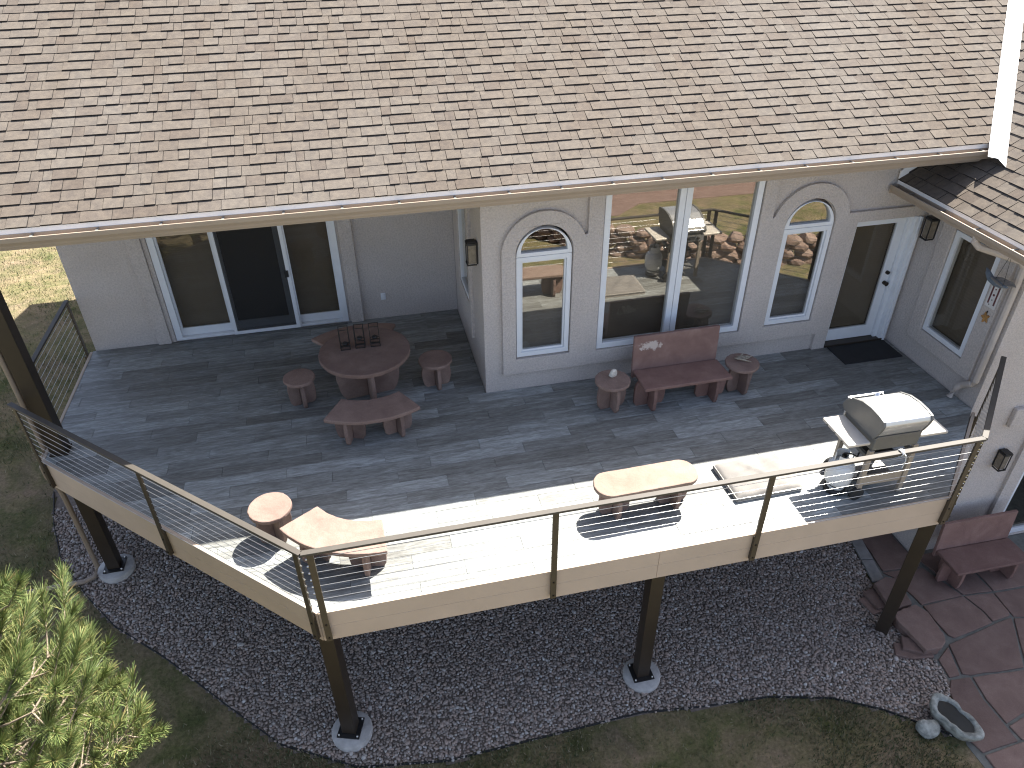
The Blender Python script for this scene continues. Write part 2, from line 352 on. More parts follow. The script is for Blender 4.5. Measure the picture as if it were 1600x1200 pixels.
def gz(x, y):
    """height of the ground"""
    return -2.9+0.03*np.clip(5-x, 0, 12)+0.1*np.clip(y+3, -1, 4)*(1-sstep(-2, 4.5, x))
def in_poly(px, py, poly):
    ins = np.zeros(np.shape(px), bool); j = len(poly)-1
    for i in range(len(poly)):
        xi, yi = poly[i]; xj, yj = poly[j]
        with np.errstate(divide='ignore', invalid='ignore'):
            c = ((yi > py) != (yj > py)) & (px < (xj-xi)*(py-yi)/(yj-yi+1e-12)+xi)
        ins ^= c; j = i
    return ins
def see(p):
    """picture position (0..1) and distance of a point, used only to choose which pieces become single objects"""
    d = Vector(p)-Vector(CAM); z = d.dot(AF)
    return 0.5+FPX*d.dot(AR)/z/1600, 0.5-FPX*d.dot(AU)/z/1200, z

# ================================================================== GROUND
GRAVEL = [(-6.884, 1.829), (-6.689, 1.054), (-6.457, 0.394), (-5.95, -0.4), (-5.477, -0.985), (-4.74, -1.612), (-3.957, -2.39), (-3.24, -3.066), (-2.34, -3.517), (-1.267, -3.66), (0.033, -3.614),
          (1.243, -3.575), (2.092, -3.669), (2.978, -3.724), (3.799, -3.921), (4.363, -4.21), (4.843, -4.581), (5.02, -4.72), (5.36, -4.2), (5.5, -4.0), (5.52, -3.7), (5.38, -3.55), (5.32, -2.95), (5.46, -2.35), (5.68, -1.45), (5.88, -0.5), (5.95, 0.1), (-0.2, 0.1), (-0.2, 2.4), (-5.9, 2.6), (-7.0, 2.6)]
def make_ground():
    def axis(lo, hi, a, b, st):
        return sorted(set([lo, lo*0.6, lo*0.35]+list(np.round(np.arange(a, b, st), 3))+[hi*0.35, hi*0.6, hi]))
    xs = axis(-200, 200, -16, 20, 0.5); ys = axis(-200, 200, -20, 18, 0.5)
    X, Y = np.meshgrid(xs, ys, indexing='ij')
    Z = gz(X, Y)
    Z = Z + 0.0*X
    nx, ny = len(xs), len(ys)
    V = np.stack([X.ravel(), Y.ravel(), Z.ravel()], 1)
    i, j = np.meshgrid(np.arange(nx-1), np.arange(ny-1), indexing='ij'); a = (i*ny+j).ravel()
    F = np.stack([a, a+ny, a+ny+1, a+1], 1)
    structure(raw('lawn', V, F, 'lawn_ground', smooth=True))
    # gravel bed: sheet under the pebbles
    st = 0.1; gx = np.arange(-7.1, 6.2, st); gy = np.arange(-4.9, 2.8, st)
    X, Y = np.meshgrid(gx, gy, indexing='ij'); m_ = in_poly(X+st/2, Y+st/2, GRAVEL)
    V = []; F = []
    for x, y in zip(X[m_], Y[m_]):
        o = len(V); V += [(x, y), (x+st, y), (x+st, y+st), (x, y+st)]; F.append((o, o+1, o+2, o+3))
    V = np.array(V); V = np.column_stack([V, gz(V[:, 0], V[:, 1])+0.006])
    bed = structure(raw('gravel_bed', V, np.array(F), 'gravel_bed'))
    # pebbles
    phi = (1+5**0.5)/2
    ico = np.array([(-1, phi, 0), (1, phi, 0), (-1, -phi, 0), (1, -phi, 0), (0, -1, phi), (0, 1, phi), (0, -1, -phi), (0, 1, -phi), (phi, 0, -1), (phi, 0, 1), (-phi, 0, -1), (-phi, 0, 1)])/1.9
    ft = np.array([(0, 11, 5), (0, 5, 1), (0, 1, 7), (0, 7, 10), (0, 10, 11), (1, 5, 9), (5, 11, 4), (11, 10, 2), (10, 7, 6), (7, 1, 8), (3, 9, 4), (3, 4, 2), (3, 2, 6), (3, 6, 8), (3, 8, 9), (4, 9, 5), (2, 4, 11), (6, 2, 10), (8, 6, 7), (9, 8, 1)])
    st = 0.0335; gx = np.arange(-7.1, 6.2, st); gy = np.arange(-4.9, 1.4, st)
    X, Y = np.meshgrid(gx, gy, indexing='ij'); X = X+rng.uniform(-.45, .45, X.shape)*st; Y = Y+rng.uniform(-.45, .45, Y.shape)*st
    m_ = in_poly(X, Y, GRAVEL); px, py = X[m_], Y[m_]; n_ = len(px)
    size = rng.uniform(0.014, 0.027, n_)*np.where(rng.random(n_) < 0.03, 1.5, 1.0)
    sc = np.stack([size*rng.uniform(.9, 1.5, n_), size*rng.uniform(.75, 1.0, n_), size*rng.uniform(.5, .8, n_)], 1)
    P = ico[None]*sc[:, None]*rng.uniform(.8, 1.2, (n_, 12, 1))
    a = rng.uniform(0, 6.28, n_); b = rng.uniform(-.5, .5, n_)
    ca, sa, cb, sb = np.cos(a)[:, None], np.sin(a)[:, None], np.cos(b)[:, None], np.sin(b)[:, None]
    x, y, z = P[..., 0], P[..., 1], P[..., 2]
    x, z = cb*x-sb*z, sb*x+cb*z; x, y = ca*x-sa*y, sa*x+ca*y
    V = np.stack([x+px[:, None], y+py[:, None], z+(gz(px, py)+0.012+rng.uniform(0, .014, n_))[:, None]], -1).reshape(-1, 3)
    F = (ft[None]+12*np.arange(n_)[:, None, None]).reshape(-1, 3)
    g_ = raw('gravel', V, F, 'pebble', smooth=True); stuff(g_); tag(g_, 'grey brown river gravel covering the ground below the deck', 'gravel')
    # edging strip between lawn and gravel
    e = MB(); line = GRAVEL[:18]
    fine = []
    for (x0, y0), (x1, y1) in zip(line, line[1:]):
        for k in range(4): fine.append((x0+(x1-x0)*k/4, y0+(y1-y0)*k/4))
    fine.append(line[-1])
    for p, q in zip(fine, fine[1:]):
        za = float(gz(p[0], p[1])); zb = float(gz(q[0], q[1])); d = Vector((q[0]-p[0], q[1]-p[1])).normalized(); nx, ny = d.y*.006, -d.x*.006
        vs = []
        for (x, y, z) in ((p[0], p[1], za), (q[0], q[1], zb)):
            vs += [(x-nx, y-ny, z-.05), (x+nx, y+ny, z-.05), (x+nx, y+ny, z+.035), (x-nx, y-ny, z+.035)]
        e.add(vs, [(0, 1, 5, 4), (1, 2, 6, 5), (2, 3, 7, 6), (3, 0, 4, 7)])
    tag(e.build('lawn_edging', 'black_rubber'), 'thin black edging strip where the lawn meets the gravel', 'edging')
make_ground()

# grass blades
def make_grass():
    zones = [((-11.5, -5.0), (-3.0, 12.5), 52000), ((-7, 5.6), (-5.4, -2.2), 120000)]
    pts = []
    for (x0, x1), (y0, y1), n_ in zones:
        x = rng.uniform(x0, x1, n_); y = rng.uniform(y0, y1, n_)
        # patchy growth
        d = np.sin(x*1.9+np.sin(y*1.3)*1.7)+np.sin(y*2.3+x*.7)+np.sin(x*5.1-y*3.3)*.6+np.sin(x*.8-y*.9)
        keep = (rng.random(n_) < np.clip(.5+.35*d, .06, 1)) & ~in_poly(x, y, GRAVEL) & ~((x > 4.95) & (y > -5.4)) & ~((x > -5.6) & (y > 0.4))
        pts.append(np.stack([x[keep], y[keep]], 1))
    # denser fringe along the edging
    line = GRAVEL[:18]
    for (ax, ay), (bx, by) in zip(line, line[1:]):
        k = int(math.hypot(bx-ax, by-ay)*900); t = rng.random(k); n_ = Vector((by-ay, -(bx-ax))).normalized()
        off = -np.abs(rng.normal(0, .16, k))-.005
        x = ax+(bx-ax)*t+n_.x*off; y = ay+(by-ay)*t+n_.y*off
        k2 = ~in_poly(x, y, GRAVEL); pts.append(np.stack([x[k2], y[k2]], 1))
    P = np.concatenate(pts); n_ = len(P); z = gz(P[:, 0], P[:, 1])
    a = rng.uniform(0, 6.28, n_); h = rng.uniform(.025, .085, n_); w = rng.uniform(.004, .009, n_); le = rng.uniform(0, .05, n_); b = rng.uniform(0, 6.28, n_)
    base = np.column_stack([P, z-.004])
    A = base+np.stack([np.cos(a)*w, np.sin(a)*w, 0*a], 1); B = base-np.stack([np.cos(a)*w, np.sin(a)*w, 0*a], 1)
    C = base+np.stack([np.cos(b)*le, np.sin(b)*le, h], 1)
    V = np.stack([A, B, C], 1).reshape(-1, 3); F = np.arange(3*n_).reshape(-1, 3)
    g_ = raw('grass', V, F, 'grass_blade'); stuff(g_); tag(g_, 'patchy short green and straw coloured lawn grass', 'grass')
make_grass()

# ---- lower patio with flagstones
PZ = -2.895
FLAGS = [
 [(5.92, -1.0), (6.42, -1.0), (6.42, -2.2), (5.8, -2.15)],
 [(5.78, -2.18), (6.44, -2.24), (6.66, -2.84), (5.96, -2.85), (5.88, -2.3)],
 [(6.47, -2.0), (7.16, -2.0), (7.16, -2.87), (6.69, -2.83)],
 [(7.19, -2.0), (8.1, -2.0), (8.1, -2.9), (7.19, -2.87)],
 [(5.97, -2.88), (6.66, -2.86), (6.74, -3.16), (6.74, -3.36), (6.03, -3.46), (5.98, -3.4)],
 [(6.69, -2.86), (7.14, -2.91), (7.12, -3.25), (7.08, -3.31), (6.77, -3.34), (6.77, -3.15)],
 [(7.17, -2.91), (8.1, -2.94), (8.1, -3.5), (7.13, -3.34)],
 [(5.88, -3.54), (6.75, -3.39), (7.07, -3.35), (6.62, -4.08), (5.83, -4.02), (5.74, -3.98)],
 [(7.11, -3.37), (8.1, -3.54), (8.1, -4.2), (6.66, -4.09)],
 [(5.57, -3.72), (5.84, -3.57), (5.69, -3.99), (5.53, -3.99)],
 [(5.52, -4.03), (5.8, -4.05), (5.74, -4.37), (5.75, -4.72), (5.75, -4.95), (5.22, -4.98), (5.17, -4.82), (5.39, -4.17)],
 [(5.84, -4.06), (6.61, -4.12), (6.12, -4.64), (5.79, -4.72), (5.78, -4.38)],
 [(6.66, -4.13), (8.1, -4.24), (8.1, -5.0), (6.16, -4.97), (5.82, -4.95), (5.8, -4.76), (6.14, -4.68)],
 [(5.22, -5.02), (5.86, -4.98), (6.5, -5.0), (6.4, -5.7), (5.2, -5.75)],
 [(6.54, -5.01), (8.1, -5.04), (8.1, -5.75), (6.44, -5.72)],
]
def make_patio():
    pm = MB(); pm.prism([(5.84, -.2), (5.6, -2.3), (5.42, -2.95), (5.45, -3.65), (5.48, -4.05), (5.1, -4.85), (5.14, -5.8), (12, -5.8), (12, -.2)], -3.05, PZ)
    p = structure(pm.build('patio', 'mortar'))
    for fl in FLAGS:
        c = np.mean(fl, 0); out = []
        k = len(fl)
        for i in range(k):
            a, b = np.array(fl[i]), np.array(fl[(i+1) % k]); L = np.linalg.norm(b-a); st = max(1, int(L/.18))
            for t in range(st):
                q = a+(b-a)*t/st
                if t: q = q+rng.normal(0, .006, 2)
                out.append(tuple(c+(q-c)*1.008))
        h = PZ+.022+random.uniform(-.004, .006)
        f = MB().prism(out, PZ-.02, h); o = f.build('flagstone', 'flagstone', p, .008, 1); fix_normals(o)
make_patio()

# ================================================================== HOUSE
RY, RZ_, SL = -0.65, 3.272, 0.5           # shingle edge of the main roof and its slope
YR, XL = 5.25, -6.28                      # ridge, left rake
CS = 1/math.sqrt(1+SL*SL); SN = SL*CS
WX, WZ, WS = 5.8, 2.645, 0.68             # wing roof eave line x, z and slope
WC = 1/math.sqrt(1+WS*WS); WN = WS*WC
IN = 2.526                                # recessed wall
house = thing('house', 'pale stucco house with brown shingle roof, arched windows and white window frames', 'house')
def valley_x(y): return 6.5+(y+0.75)*0.776
def make_walls():
    T = 0.16
    m_ = MB()   # bay front wall with openings
    m_.plate([[(0, -2.95), (6.445, -2.95), (6.445, 3.12), (0, 3.12)],
              arch(0.815, 0.375, 0.54, 2.1), rect(1.6, 3.79, 0.52, 2.95), arch(4.58, 0.375, 0.55, 2.1), rect(5.33, 6.37, 0.012, 2.06)], 0, T, XZ)
    fix_normals(m_.build('wall', 'stucco', house))
    # raised stucco field around the windows
    t = MB(); n_ = 20
    outl = [(0.245, 0.29)]
    a1 = math.pi
    for i in range(n_+1):
        a = math.pi-(math.pi-0.36)*i/n_; outl.append((0.815+.57*math.cos(a), 2.105+.57*math.sin(a)))
    outl += [(1.385, 2.31), (1.385, 3.1), (3.985, 3.1), (3.985, 2.26)]
    for i in range(n_+1):
        a = (math.pi-0.3)-(math.pi-0.3-0.2)*i/n_; outl.append((4.58+.59*math.cos(a), 2.105+.59*math.sin(a)))
    outl += [(5.17, 2.225), (6.438, 2.225), (6.438, 2.07), (5.32, 2.07), (5.32, 0.006), (5.11, 0.006), (5.11, 0.29)]
    outl = outl[::-1]
    t.plate([outl, arch(0.815, 0.385, 0.53, 2.1), rect(1.59, 3.80, 0.51, 2.96), arch(4.58, 0.385, 0.54, 2.1)], -0.055, 0.004, XZ)
    fix_normals(t.build('wall_trim', 'stucco', house, .008))
    # side wall of the bay with its window opening
    s = MB(); s.plate([[(T+.002, -2.95), (IN, -2.95), (IN, 3.12), (T+.002, 3.12)], rect(0.95, 1.75, 0.95, 2.5)], 0.001, T, YZ)
    fix_normals(s.build('wall', 'stucco', house))
    s = MB(); s.plate([rect(0.78, 1.92, 0.45, 2.68), rect(0.94, 1.76, 0.94, 2.51)], -0.045, 0.005, YZ)
    fix_normals(s.build('wall_trim', 'stucco', house, .008))
    # recessed wall behind the table
    s = MB(); s.plate([[(-5.74, -2.95), (-.002, -2.95), (-.002, 3.12), (-5.74, 3.12)], rect(-4.53, -1.82, 0.015, 2.2)], IN, IN+T, XZ)
    fix_normals(s.build('wall', 'stucco', house))
    for x0, x1 in ((-4.80, -4.60), (-1.78, -1.575)):
        MB().box(x0, x1, IN-.06, IN+.01, 0.004, 2.9).build('wall_trim', 'stucco', house, .008)
    for x0, x1, yy in ((-4.598, -4.535, IN-.03), (-4.56, -4.53, IN-.008)):
        MB().box(x0, x1, yy, IN+.03, 0.004, 2.6).build('wall_trim', 'stucco', house, .004)
    # wing: side wall (facing the deck) and front wall
    s = MB(); s.plate([[(-1.92, -2.95), (-.002, -2.95), (-.002, 2.92), (-1.92, 2.92)], rect(-1.46, -0.645, 0.55, 2.1)], 6.446, 6.446+T, YZ)
    fix_normals(s.build('wall', 'stucco', house))
    s = MB(); s.plate([rect(-1.71, -0.40, 0.325, 2.34), rect(-1.47, -0.635, 0.54, 2.11)], 6.40, 6.45, YZ)
    fix_normals(s.build('wall_trim', 'stucco', house, .012))
    s = MB(); s.plate([[(6.446+T, -2.95), (12.5, -2.95), (12.5, 2.9), (9.7, 4.9), (6.446+T, 2.9)], rect(7.86, 9.7, -2.86, -0.82)], -1.918, -1.918+T, XZ)
    fix_normals(s.build('wall', 'stucco', house))
    s = MB(); s.plate([rect(7.64, 9.9, -2.87, -0.6), rect(7.87, 9.69, -2.865, -0.83)], -1.97, -1.914, XZ)
    fix_normals(s.build('wall_trim', 'stucco', house, .01))
    MB().box(7.16, 7.5, -1.99, -1.914, -0.42, -0.1).build('wall_vent', 'stucco', house, .015)
    # remaining outer walls, out of view
    MB().box(-5.74, -5.58, IN+T+.002, 10.7, -2.95, 3.12).build('wall', 'stucco', house)
    MB().box(-5.74, 12.5, 10.702, 10.86, -2.95, 3.12).build('wall', 'stucco', house)
    MB().box(12.34, 12.5, -1.75, 10.7, -2.95, 2.9).build('wall', 'stucco', house)
    g_ = MB().prism([(-0.0, 3.12), (YR, 5.9), (10.8, 3.12)], -5.74, -5.58, lambda u, v, w: (w, u, v)); fix_normals(g_.build('gable_wall', 'stucco', house))
    # floors and inner partitions that keep the rooms dark
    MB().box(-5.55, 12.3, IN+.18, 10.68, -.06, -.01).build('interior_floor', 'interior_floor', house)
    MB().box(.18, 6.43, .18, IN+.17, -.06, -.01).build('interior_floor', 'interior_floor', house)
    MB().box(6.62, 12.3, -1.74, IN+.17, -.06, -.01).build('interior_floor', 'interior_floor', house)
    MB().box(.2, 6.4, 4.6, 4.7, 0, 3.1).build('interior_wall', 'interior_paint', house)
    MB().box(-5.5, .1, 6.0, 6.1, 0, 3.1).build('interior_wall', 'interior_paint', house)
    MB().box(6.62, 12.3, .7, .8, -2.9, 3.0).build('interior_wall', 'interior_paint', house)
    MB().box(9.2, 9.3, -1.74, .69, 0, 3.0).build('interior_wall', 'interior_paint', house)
    # ceiling / soffit below the roof
    MB().box(XL+.1, 6.44, -.61, 10.9, 3.121, 3.16).build('soffit', 'soffit', house)
    MB().box(5.86, 12.4, -2.4, -.003, 2.56, 2.6).build('soffit', 'soffit', house)
make_walls()

# ---------------------------------------------------------------- windows and doors
def add_blind(par, x0, x1, z0, z1, y, st=0.05, tilt=0.012, f=XZ):
    b = MB(); z = z0
    while z < z1:
        b.add([f(x0, z, y-.016), f(x1, z, y-.016), f(x1, z+tilt, y+.016), f(x0, z+tilt, y+.016), f(x0, z-.002, y-.016), f(x1, z-.002, y-.016), f(x1, z+tilt-.002, y+.016), f(x0, z+tilt-.002, y+.016)],
              [(0, 1, 2, 3), (7, 6, 5, 4), (0, 4, 5, 1), (2, 6, 7, 3)]); z += st
    return b.build('blind', 'blind_slat', par)
def arch_window(cx, label):
    w = MB(); x0, x1 = cx-.372, cx+.372
    w.plate([rect(x0, x1, .553, 2.06), rect(x0+.065, x1-.065, .62, 1.995)], -.028, .07, XZ)
    w.plate([half(cx, .372, 2.066), half(cx, .31, 2.118)], -.03, .072, XZ)
    o = w.build('window', 'white_vinyl', house, .006); fix_normals(o); o['label'] = label
    s = MB(); s.plate([rect(x0+.066, x1-.066, .621, 1.994), rect(x0+.09, x1-.09, .65, 1.97)], -.002, .05, XZ); fix_normals(s.build('sash', 'white_vinyl', o, .004))
    MB().box(x0+.088, x1-.088, .018, .024, .648, 1.972).build('pane', 'glass', o)
    g_ = MB(); g_.plate([half(cx, .315, 2.113)], .018, .024, XZ); fix_normals(g_.build('pane', 'glass', o))
    add_blind(o, x0+.03, x1-.03, .6, 2.0, .12, .05, .034)
    MB().box(cx-.06, cx+.06, .0, .016, .635, .652).build('window_latch', 'white_vinyl', o)
arch_window(0.815, 'arched window left of the big window')
arch_window(4.58, 'arched window beside the glass door')
def big_window():
    for x0, x1 in ((1.603, 2.693), (2.699, 3.787)):
        w = MB(); w.plate([rect(x0, x1, .523, 2.947), rect(x0+.085, x1-.085, .61, 2.87)], -.03, .08, XZ)
        o = w.build('window', 'white_vinyl', house, .006); fix_normals(o)
        MB().box(x0+.083, x1-.083, .02, .026, .608, 2.872).build('pane', 'glass', o)
        add_blind(o, x0+.04, x1-.04, .56, 2.9, .13, .05, .034)
big_window()
def side_windows():
    w = MB(); w.plate([rect(.953, 1.747, .953, 2.497), rect(1.02, 1.68, 1.02, 2.43)], -.03, .06, YZ); o = w.build('window', 'white_vinyl', house, .005); fix_normals(o)
    MB().box(.015, .021, 1.018, 1.682, 1.018, 2.432).build('pane', 'glass', o); add_blind(o, 1.0, 1.7, 1.0, 2.45, .17, .05, f=lambda u, v, w: (w, u, v))
    w = MB(); w.plate([rect(-1.457, -.648, .553, 2.097), rect(-1.385, -.72, .625, 2.03)], 6.42, 6.51, YZ); o = w.build('window', 'white_vinyl', house, .005); fix_normals(o)
    MB().box(6.455, 6.461, -1.387, -.718, .623, 2.032).build('pane', 'screen_glass', o)
    add_blind(o, -1.43, -.67, .58, 2.07, 6.56, .045, .03, f=lambda u, v, w: (w, u, v))
    # lower sliding door of the wing
    w = MB(); w.plate([rect(7.863, 9.697, -2.858, -.823), rect(7.95, 9.6, -2.76, -.9)], -1.94, -1.86, XZ); o = w.build('door', 'white_vinyl', house, .006); fix_normals(o)
    MB().box(7.948, 9.602, -1.905, -1.899, -2.762, -.898).build('pane', 'screen_glass', o)
side_windows()
def glass_door():
    fr = MB()   # jamb with stepped profile
    fr.box(5.333, 5.372, .03, .155, .014, 2.055); fr.box(6.225, 6.367, .03, .155, .014, 2.055); fr.box(5.373, 6.224, .03, .155, 2.015, 2.055)
    fr.box(6.285, 6.372, -.035, .029, .008, 2.055); fr.box(6.335, 6.374, -.06, -.036, .008, 2.055)
    d = MB(); d.plate([rect(5.376, 6.22, .045, 2.01), rect(5.43, 6.085, .245, 1.94)], .075, .12, XZ)
    o = d.build('door', 'white_vinyl', house, .004); fix_normals(o); o['label'] = 'white door with full glass pane'
    fr.build('door_jamb', 'white_vinyl', o, .004)
    MB().box(5.428, 6.087, .094, .1, .243, 1.942).build('pane', 'screen_glass', o)
    add_blind(o, 5.43, 6.085, .25, 1.94, .15, .034, .032)
    h = MB(); h.tube([(6.16, .075, .98), (6.16, .035, .98)], .03, 14); h.tube([(6.16, .04, .98), (6.16, .005, .98)], [.022, .034], 14); h.build('handle', 'brass_dark', o)
    h = MB(); h.tube([(6.16, .075, 1.15), (6.16, .04, 1.15)], .028, 14); h.build('deadbolt', 'brass_dark', o)
    MB().box(5.34, 6.366, -.05, .15, .004, .04).build('threshold', 'dark_post', o, .006)
    MB().box(5.3, 6.4, .7, .75, 0, 2.3).build('curtain', 'interior_floor', o)
glass_door()
def sliding_door():
    d = MB(); d.plate([rect(-4.527, -1.823, .018, 2.195), rect(-4.43, -1.92, .06, 2.12)], IN-.02, IN+.12, XZ)
    o = d.build('sliding_door', 'white_vinyl', house, .005); fix_normals(o); o['label'] = 'white sliding patio door with insect screen'
    for x0, x1, y in ((-4.5, -3.58, IN+.04), (-3.66, -2.66, IN+.075), (-2.72, -1.85, IN+.04)):
        s = MB(); s.plate([rect(x0, x1, .065, 2.115), rect(x0+.1, x1-.1, .2, 2.02)], y, y+.035, XZ); fix_normals(s.build('sash', 'white_vinyl', o, .004))
        MB().box(x0+.083, x1-.083, y+.014, y+.02, .198, 2.022).build('pane', 'screen_glass', o)
        add_blind(o, x0+.06, x1-.06, .1, 2.1, IN+.15, .034, .032)
    s = MB(); s.plate([rect(-3.63, -2.60, .03, 2.14), rect(-3.585, -2.66, .085, 2.09)], IN-.062, IN-.03, XZ); fix_normals(s.build('screen_frame', 'white_vinyl', o, .003))
    s = MB(); s.box(-3.587, -2.658, IN-.048, IN-.045, .083, 2.092); s.build('insect_screen', 'insect_screen', o)
    MB().box(-2.69, -2.63, IN-.09, IN-.061, .95, 1.06).build('handle', 'black_metal', o, .006)
    s = MB(); s.box(-2.64, -2.575, IN-.028, IN-.021, .03, 2.14); s.build('track', 'white_vinyl', o)
    MB().box(-4.5, -1.85, IN-.08, IN-.064, .004, .022).build('threshold', 'grill_grey', o)
sliding_door()
# wall outlet
o = MB().box(-1.26, -1.18, IN-.02, IN-.001, .34, .46); o.box(-1.245, -1.195, IN-.035, IN-.019, .36, .44); o.build('outlet_cover', 'white_vinyl', house, .004)

# ---------------------------------------------------------------- roofs
def make_roofs():
    zt = RZ_+SL*(YR-RY)
    # sheathing: front slope (cut by the valley), rear slope
    th = 0.05
    f = MB(); pl = [(XL, RY+.02), (6.47, RY+.02), (valley_x(YR), YR), (XL, YR)]
    pt = lambda y: RZ_+SL*(y-RY)-.012
    f.add([(x, y, pt(y)) for x, y in pl]+[(x, y, pt(y)-th) for x, y in pl], [(0, 1, 2, 3), (7, 6, 5, 4), (0, 4, 5, 1), (1, 5, 6, 2), (2, 6, 7, 3), (3, 7, 4, 0)])
    yb = 2*YR-RY
    pl = [(XL, YR+.002), (12.4, YR+.002), (12.4, yb), (XL, yb)]; pb = lambda y: zt-SL*(y-YR)-.01
    f.add([(x, y, pb(y)) for x, y in pl]+[(x, y, pb(y)-th) for x, y in pl], [(0, 1, 2, 3), (7, 6, 5, 4), (0, 4, 5, 1), (1, 5, 6, 2), (2, 6, 7, 3), (3, 7, 4, 0)])
    roof = f.build('roof', 'roof_sheathing', house)
    # wing sheathing
    w = MB(); zw = lambda x: WZ+WS*(x-WX)-.012
    def yv(x): return -.75+(x-6.5)/.776
    pl = [(WX+.02, -2.5), (9.75, -2.5), (9.75, yv(9.75)), (6.5, -.75), (6.44, -.02), (WX+.02, -.02)]
    k = len(pl); w.add([(x, y, zw(x)) for x, y in pl]+[(x, y, zw(x)-th) for x, y in pl], [tuple(range(k)), tuple(range(2*k-1, k-1, -1))]+[(i, i+k, (i+1) % k+k, (i+1) % k) for i in range(k)])
    pl = [(9.752, -2.5), (13.6, -2.5), (13.6, 3.4), (9.752, 3.4)]; zr = lambda x: zw(9.75)-WS*(x-9.75)
    w.add([(x, y, zr(x)) for x, y in pl]+[(x, y, zr(x)-th) for x, y in pl], [(0, 1, 2, 3), (7, 6, 5, 4), (0, 4, 5, 1), (1, 5, 6, 2), (2, 6, 7, 3), (3, 7, 4, 0)])
    wing = w.build('wing_roof', 'roof_sheathing', house)
    tabs = []            # (corner list, roof)
    EXP = 0.154
    def tab(pos, a0, a1, s0, t):
        """pos(a, s, h): point on a roof at a along the eave, s up the slope, h above it"""
        s1 = s0+EXP+.03; t0 = .0015
        j = random.uniform(-.002, .002)
        return [pos(a0, s0+j, 0), pos(a1, s0+j, 0), pos(a1, s1, 0), pos(a0, s1, 0), pos(a0, s0+j, t), pos(a1, s0+j, t), pos(a1, s1, t0), pos(a0, s1, t0)]
    def main_pos(a, s, h): return (a, RY+s*CS-h*SN, RZ_+s*SN+h*CS-.0)
    def wing_pos(a, s, h): return (WX+s*WC-h*WN, a, WZ+s*WN+h*WC)
    nrow = int((YR-RY)/CS/EXP)+1
    for r in range(nrow):
        s0 = r*EXP-.02; x = XL-random.uniform(0, .3)
        xe = valley_x(RY+(s0+.1)*CS)-.05
        hi = random.random() < .5; drift = random.uniform(-.002, .002)
        while x < xe:
            w_ = random.choice((.11, .14, .17, .2, .24, .28, .31)) if hi else random.choice((.09, .12, .16, .2, .23))
            a0, a1 = max(x, XL), min(x+w_-.005, xe)
            if a1-a0 > .02:
                tabs.append((tab(main_pos, a0, a1, s0+drift, .019 if hi else random.choice((.0095, .011))), roof))
            x += w_; hi = not hi if random.random() < .82 else hi
    nrow = int((9.75-WX)/WC/EXP)
    for r in range(nrow):
        s0 = r*EXP-.02; y = -2.5-random.uniform(0, .3); xx = WX+(s0+.1)*WC
        ye = -.03 if xx < 6.47 else yv(xx)-.02
        hi = random.random() < .5
        while y < ye:
            w_ = random.choice((.12, .16, .2, .24, .3)) if hi else random.choice((.1, .14, .18, .23))
            a0, a1 = max(y, -2.5), min(y+w_-.005, ye)
            if a1-a0 > .02: tabs.append((tab(wing_pos, a0, a1, s0, .019 if hi else .0105), wing))
            y += w_; hi = not hi if random.random() < .82 else hi
    def edges(o):
        o.data.materials.append(MATS['asphalt_edge']); k = len(o.data.polygons)
        o.data.polygons.foreach_set('material_index', np.tile([0, 1, 1, 1, 0], k//5+1)[:k].astype(np.int32)); return o
    FT = [(4, 5, 6, 7), (0, 1, 5, 4), (1, 2, 6, 5), (3, 0, 4, 7), (0, 3, 2, 1)]
    def big(t):
        u, v, z = see(t[0][4])
        if not (0.005 < u < .995 and .0 < v < 1): return 0
        a = Vector(see(t[0][4])[:2]); b = Vector(see(t[0][5])[:2]); c = Vector(see(t[0][7])[:2])
        return abs((b-a).x*(c-a).y-(b-a).y*(c-a).x)
    tabs.sort(key=big, reverse=True)
    for vs, par in tabs[:300]:
        edges(MB().add(vs, FT).build('shingle', 'shingle', par))
    for par in (roof, wing):
        rest = MB()
        for vs, p_ in tabs[300:]:
            if p_ is par: rest.add(vs, FT)
        stuff(edges(rest.build('shingle_courses', 'shingle', par)))
    # valley flashing: a bent metal strip
    v = MB(); n_ = 10; hw = .11
    B0 = Vector((6.36, -.93)); top = Vector((valley_x(4.2), 4.2)); prev = None
    for i in range(n_+1):
        c = B0+(top-B0)*i/n_; l_ = Vector((c.x-hw, c.y+.05, 0)); r_ = Vector((c.x+.05, c.y-hw, 0))
        l_.z = RZ_+SL*(l_.y-RY)+.022; r_.z = WZ+WS*(r_.x-WX)+.024
        cz = max(RZ_+SL*(c.y-RY), WZ+WS*(c.x-WX))+.03; cur = [l_, Vector((c.x, c.y, cz)), r_]
        if prev:
            for k in (0, 1):
                q = [prev[k], prev[k+1], cur[k+1], cur[k]]; dn = Vector((0, 0, -.004))
                v.add(q+[p+dn for p in q], [(0, 1, 2, 3), (7, 6, 5, 4), (0, 4, 5, 1), (2, 6, 7, 3), (1, 5, 6, 2), (3, 7, 4, 0)])
        prev = cur
    o = v.build('valley_flashing', 'flashing', house); fix_normals(o)
    # fascia boards, drip edges
    MB().box(XL, 6.46, RY+.0, RY+.03, RZ_-.235, RZ_-.035).build('fascia', 'gutter_almond', house)
    MB().box(XL, 6.46, RY-.0035, RY-.0005, 3.1, RZ_-.004).build('drip_edge', 'flashing', house)
    MB().box(WX-.0035, WX-.0005, -2.5, -.02, 2.52, WZ-.004).build('drip_edge', 'flashing', house)
    MB().box(WX, WX+.03, -2.5, -.02, WZ-.175, WZ-.035).build('fascia', 'gutter_almond', house)
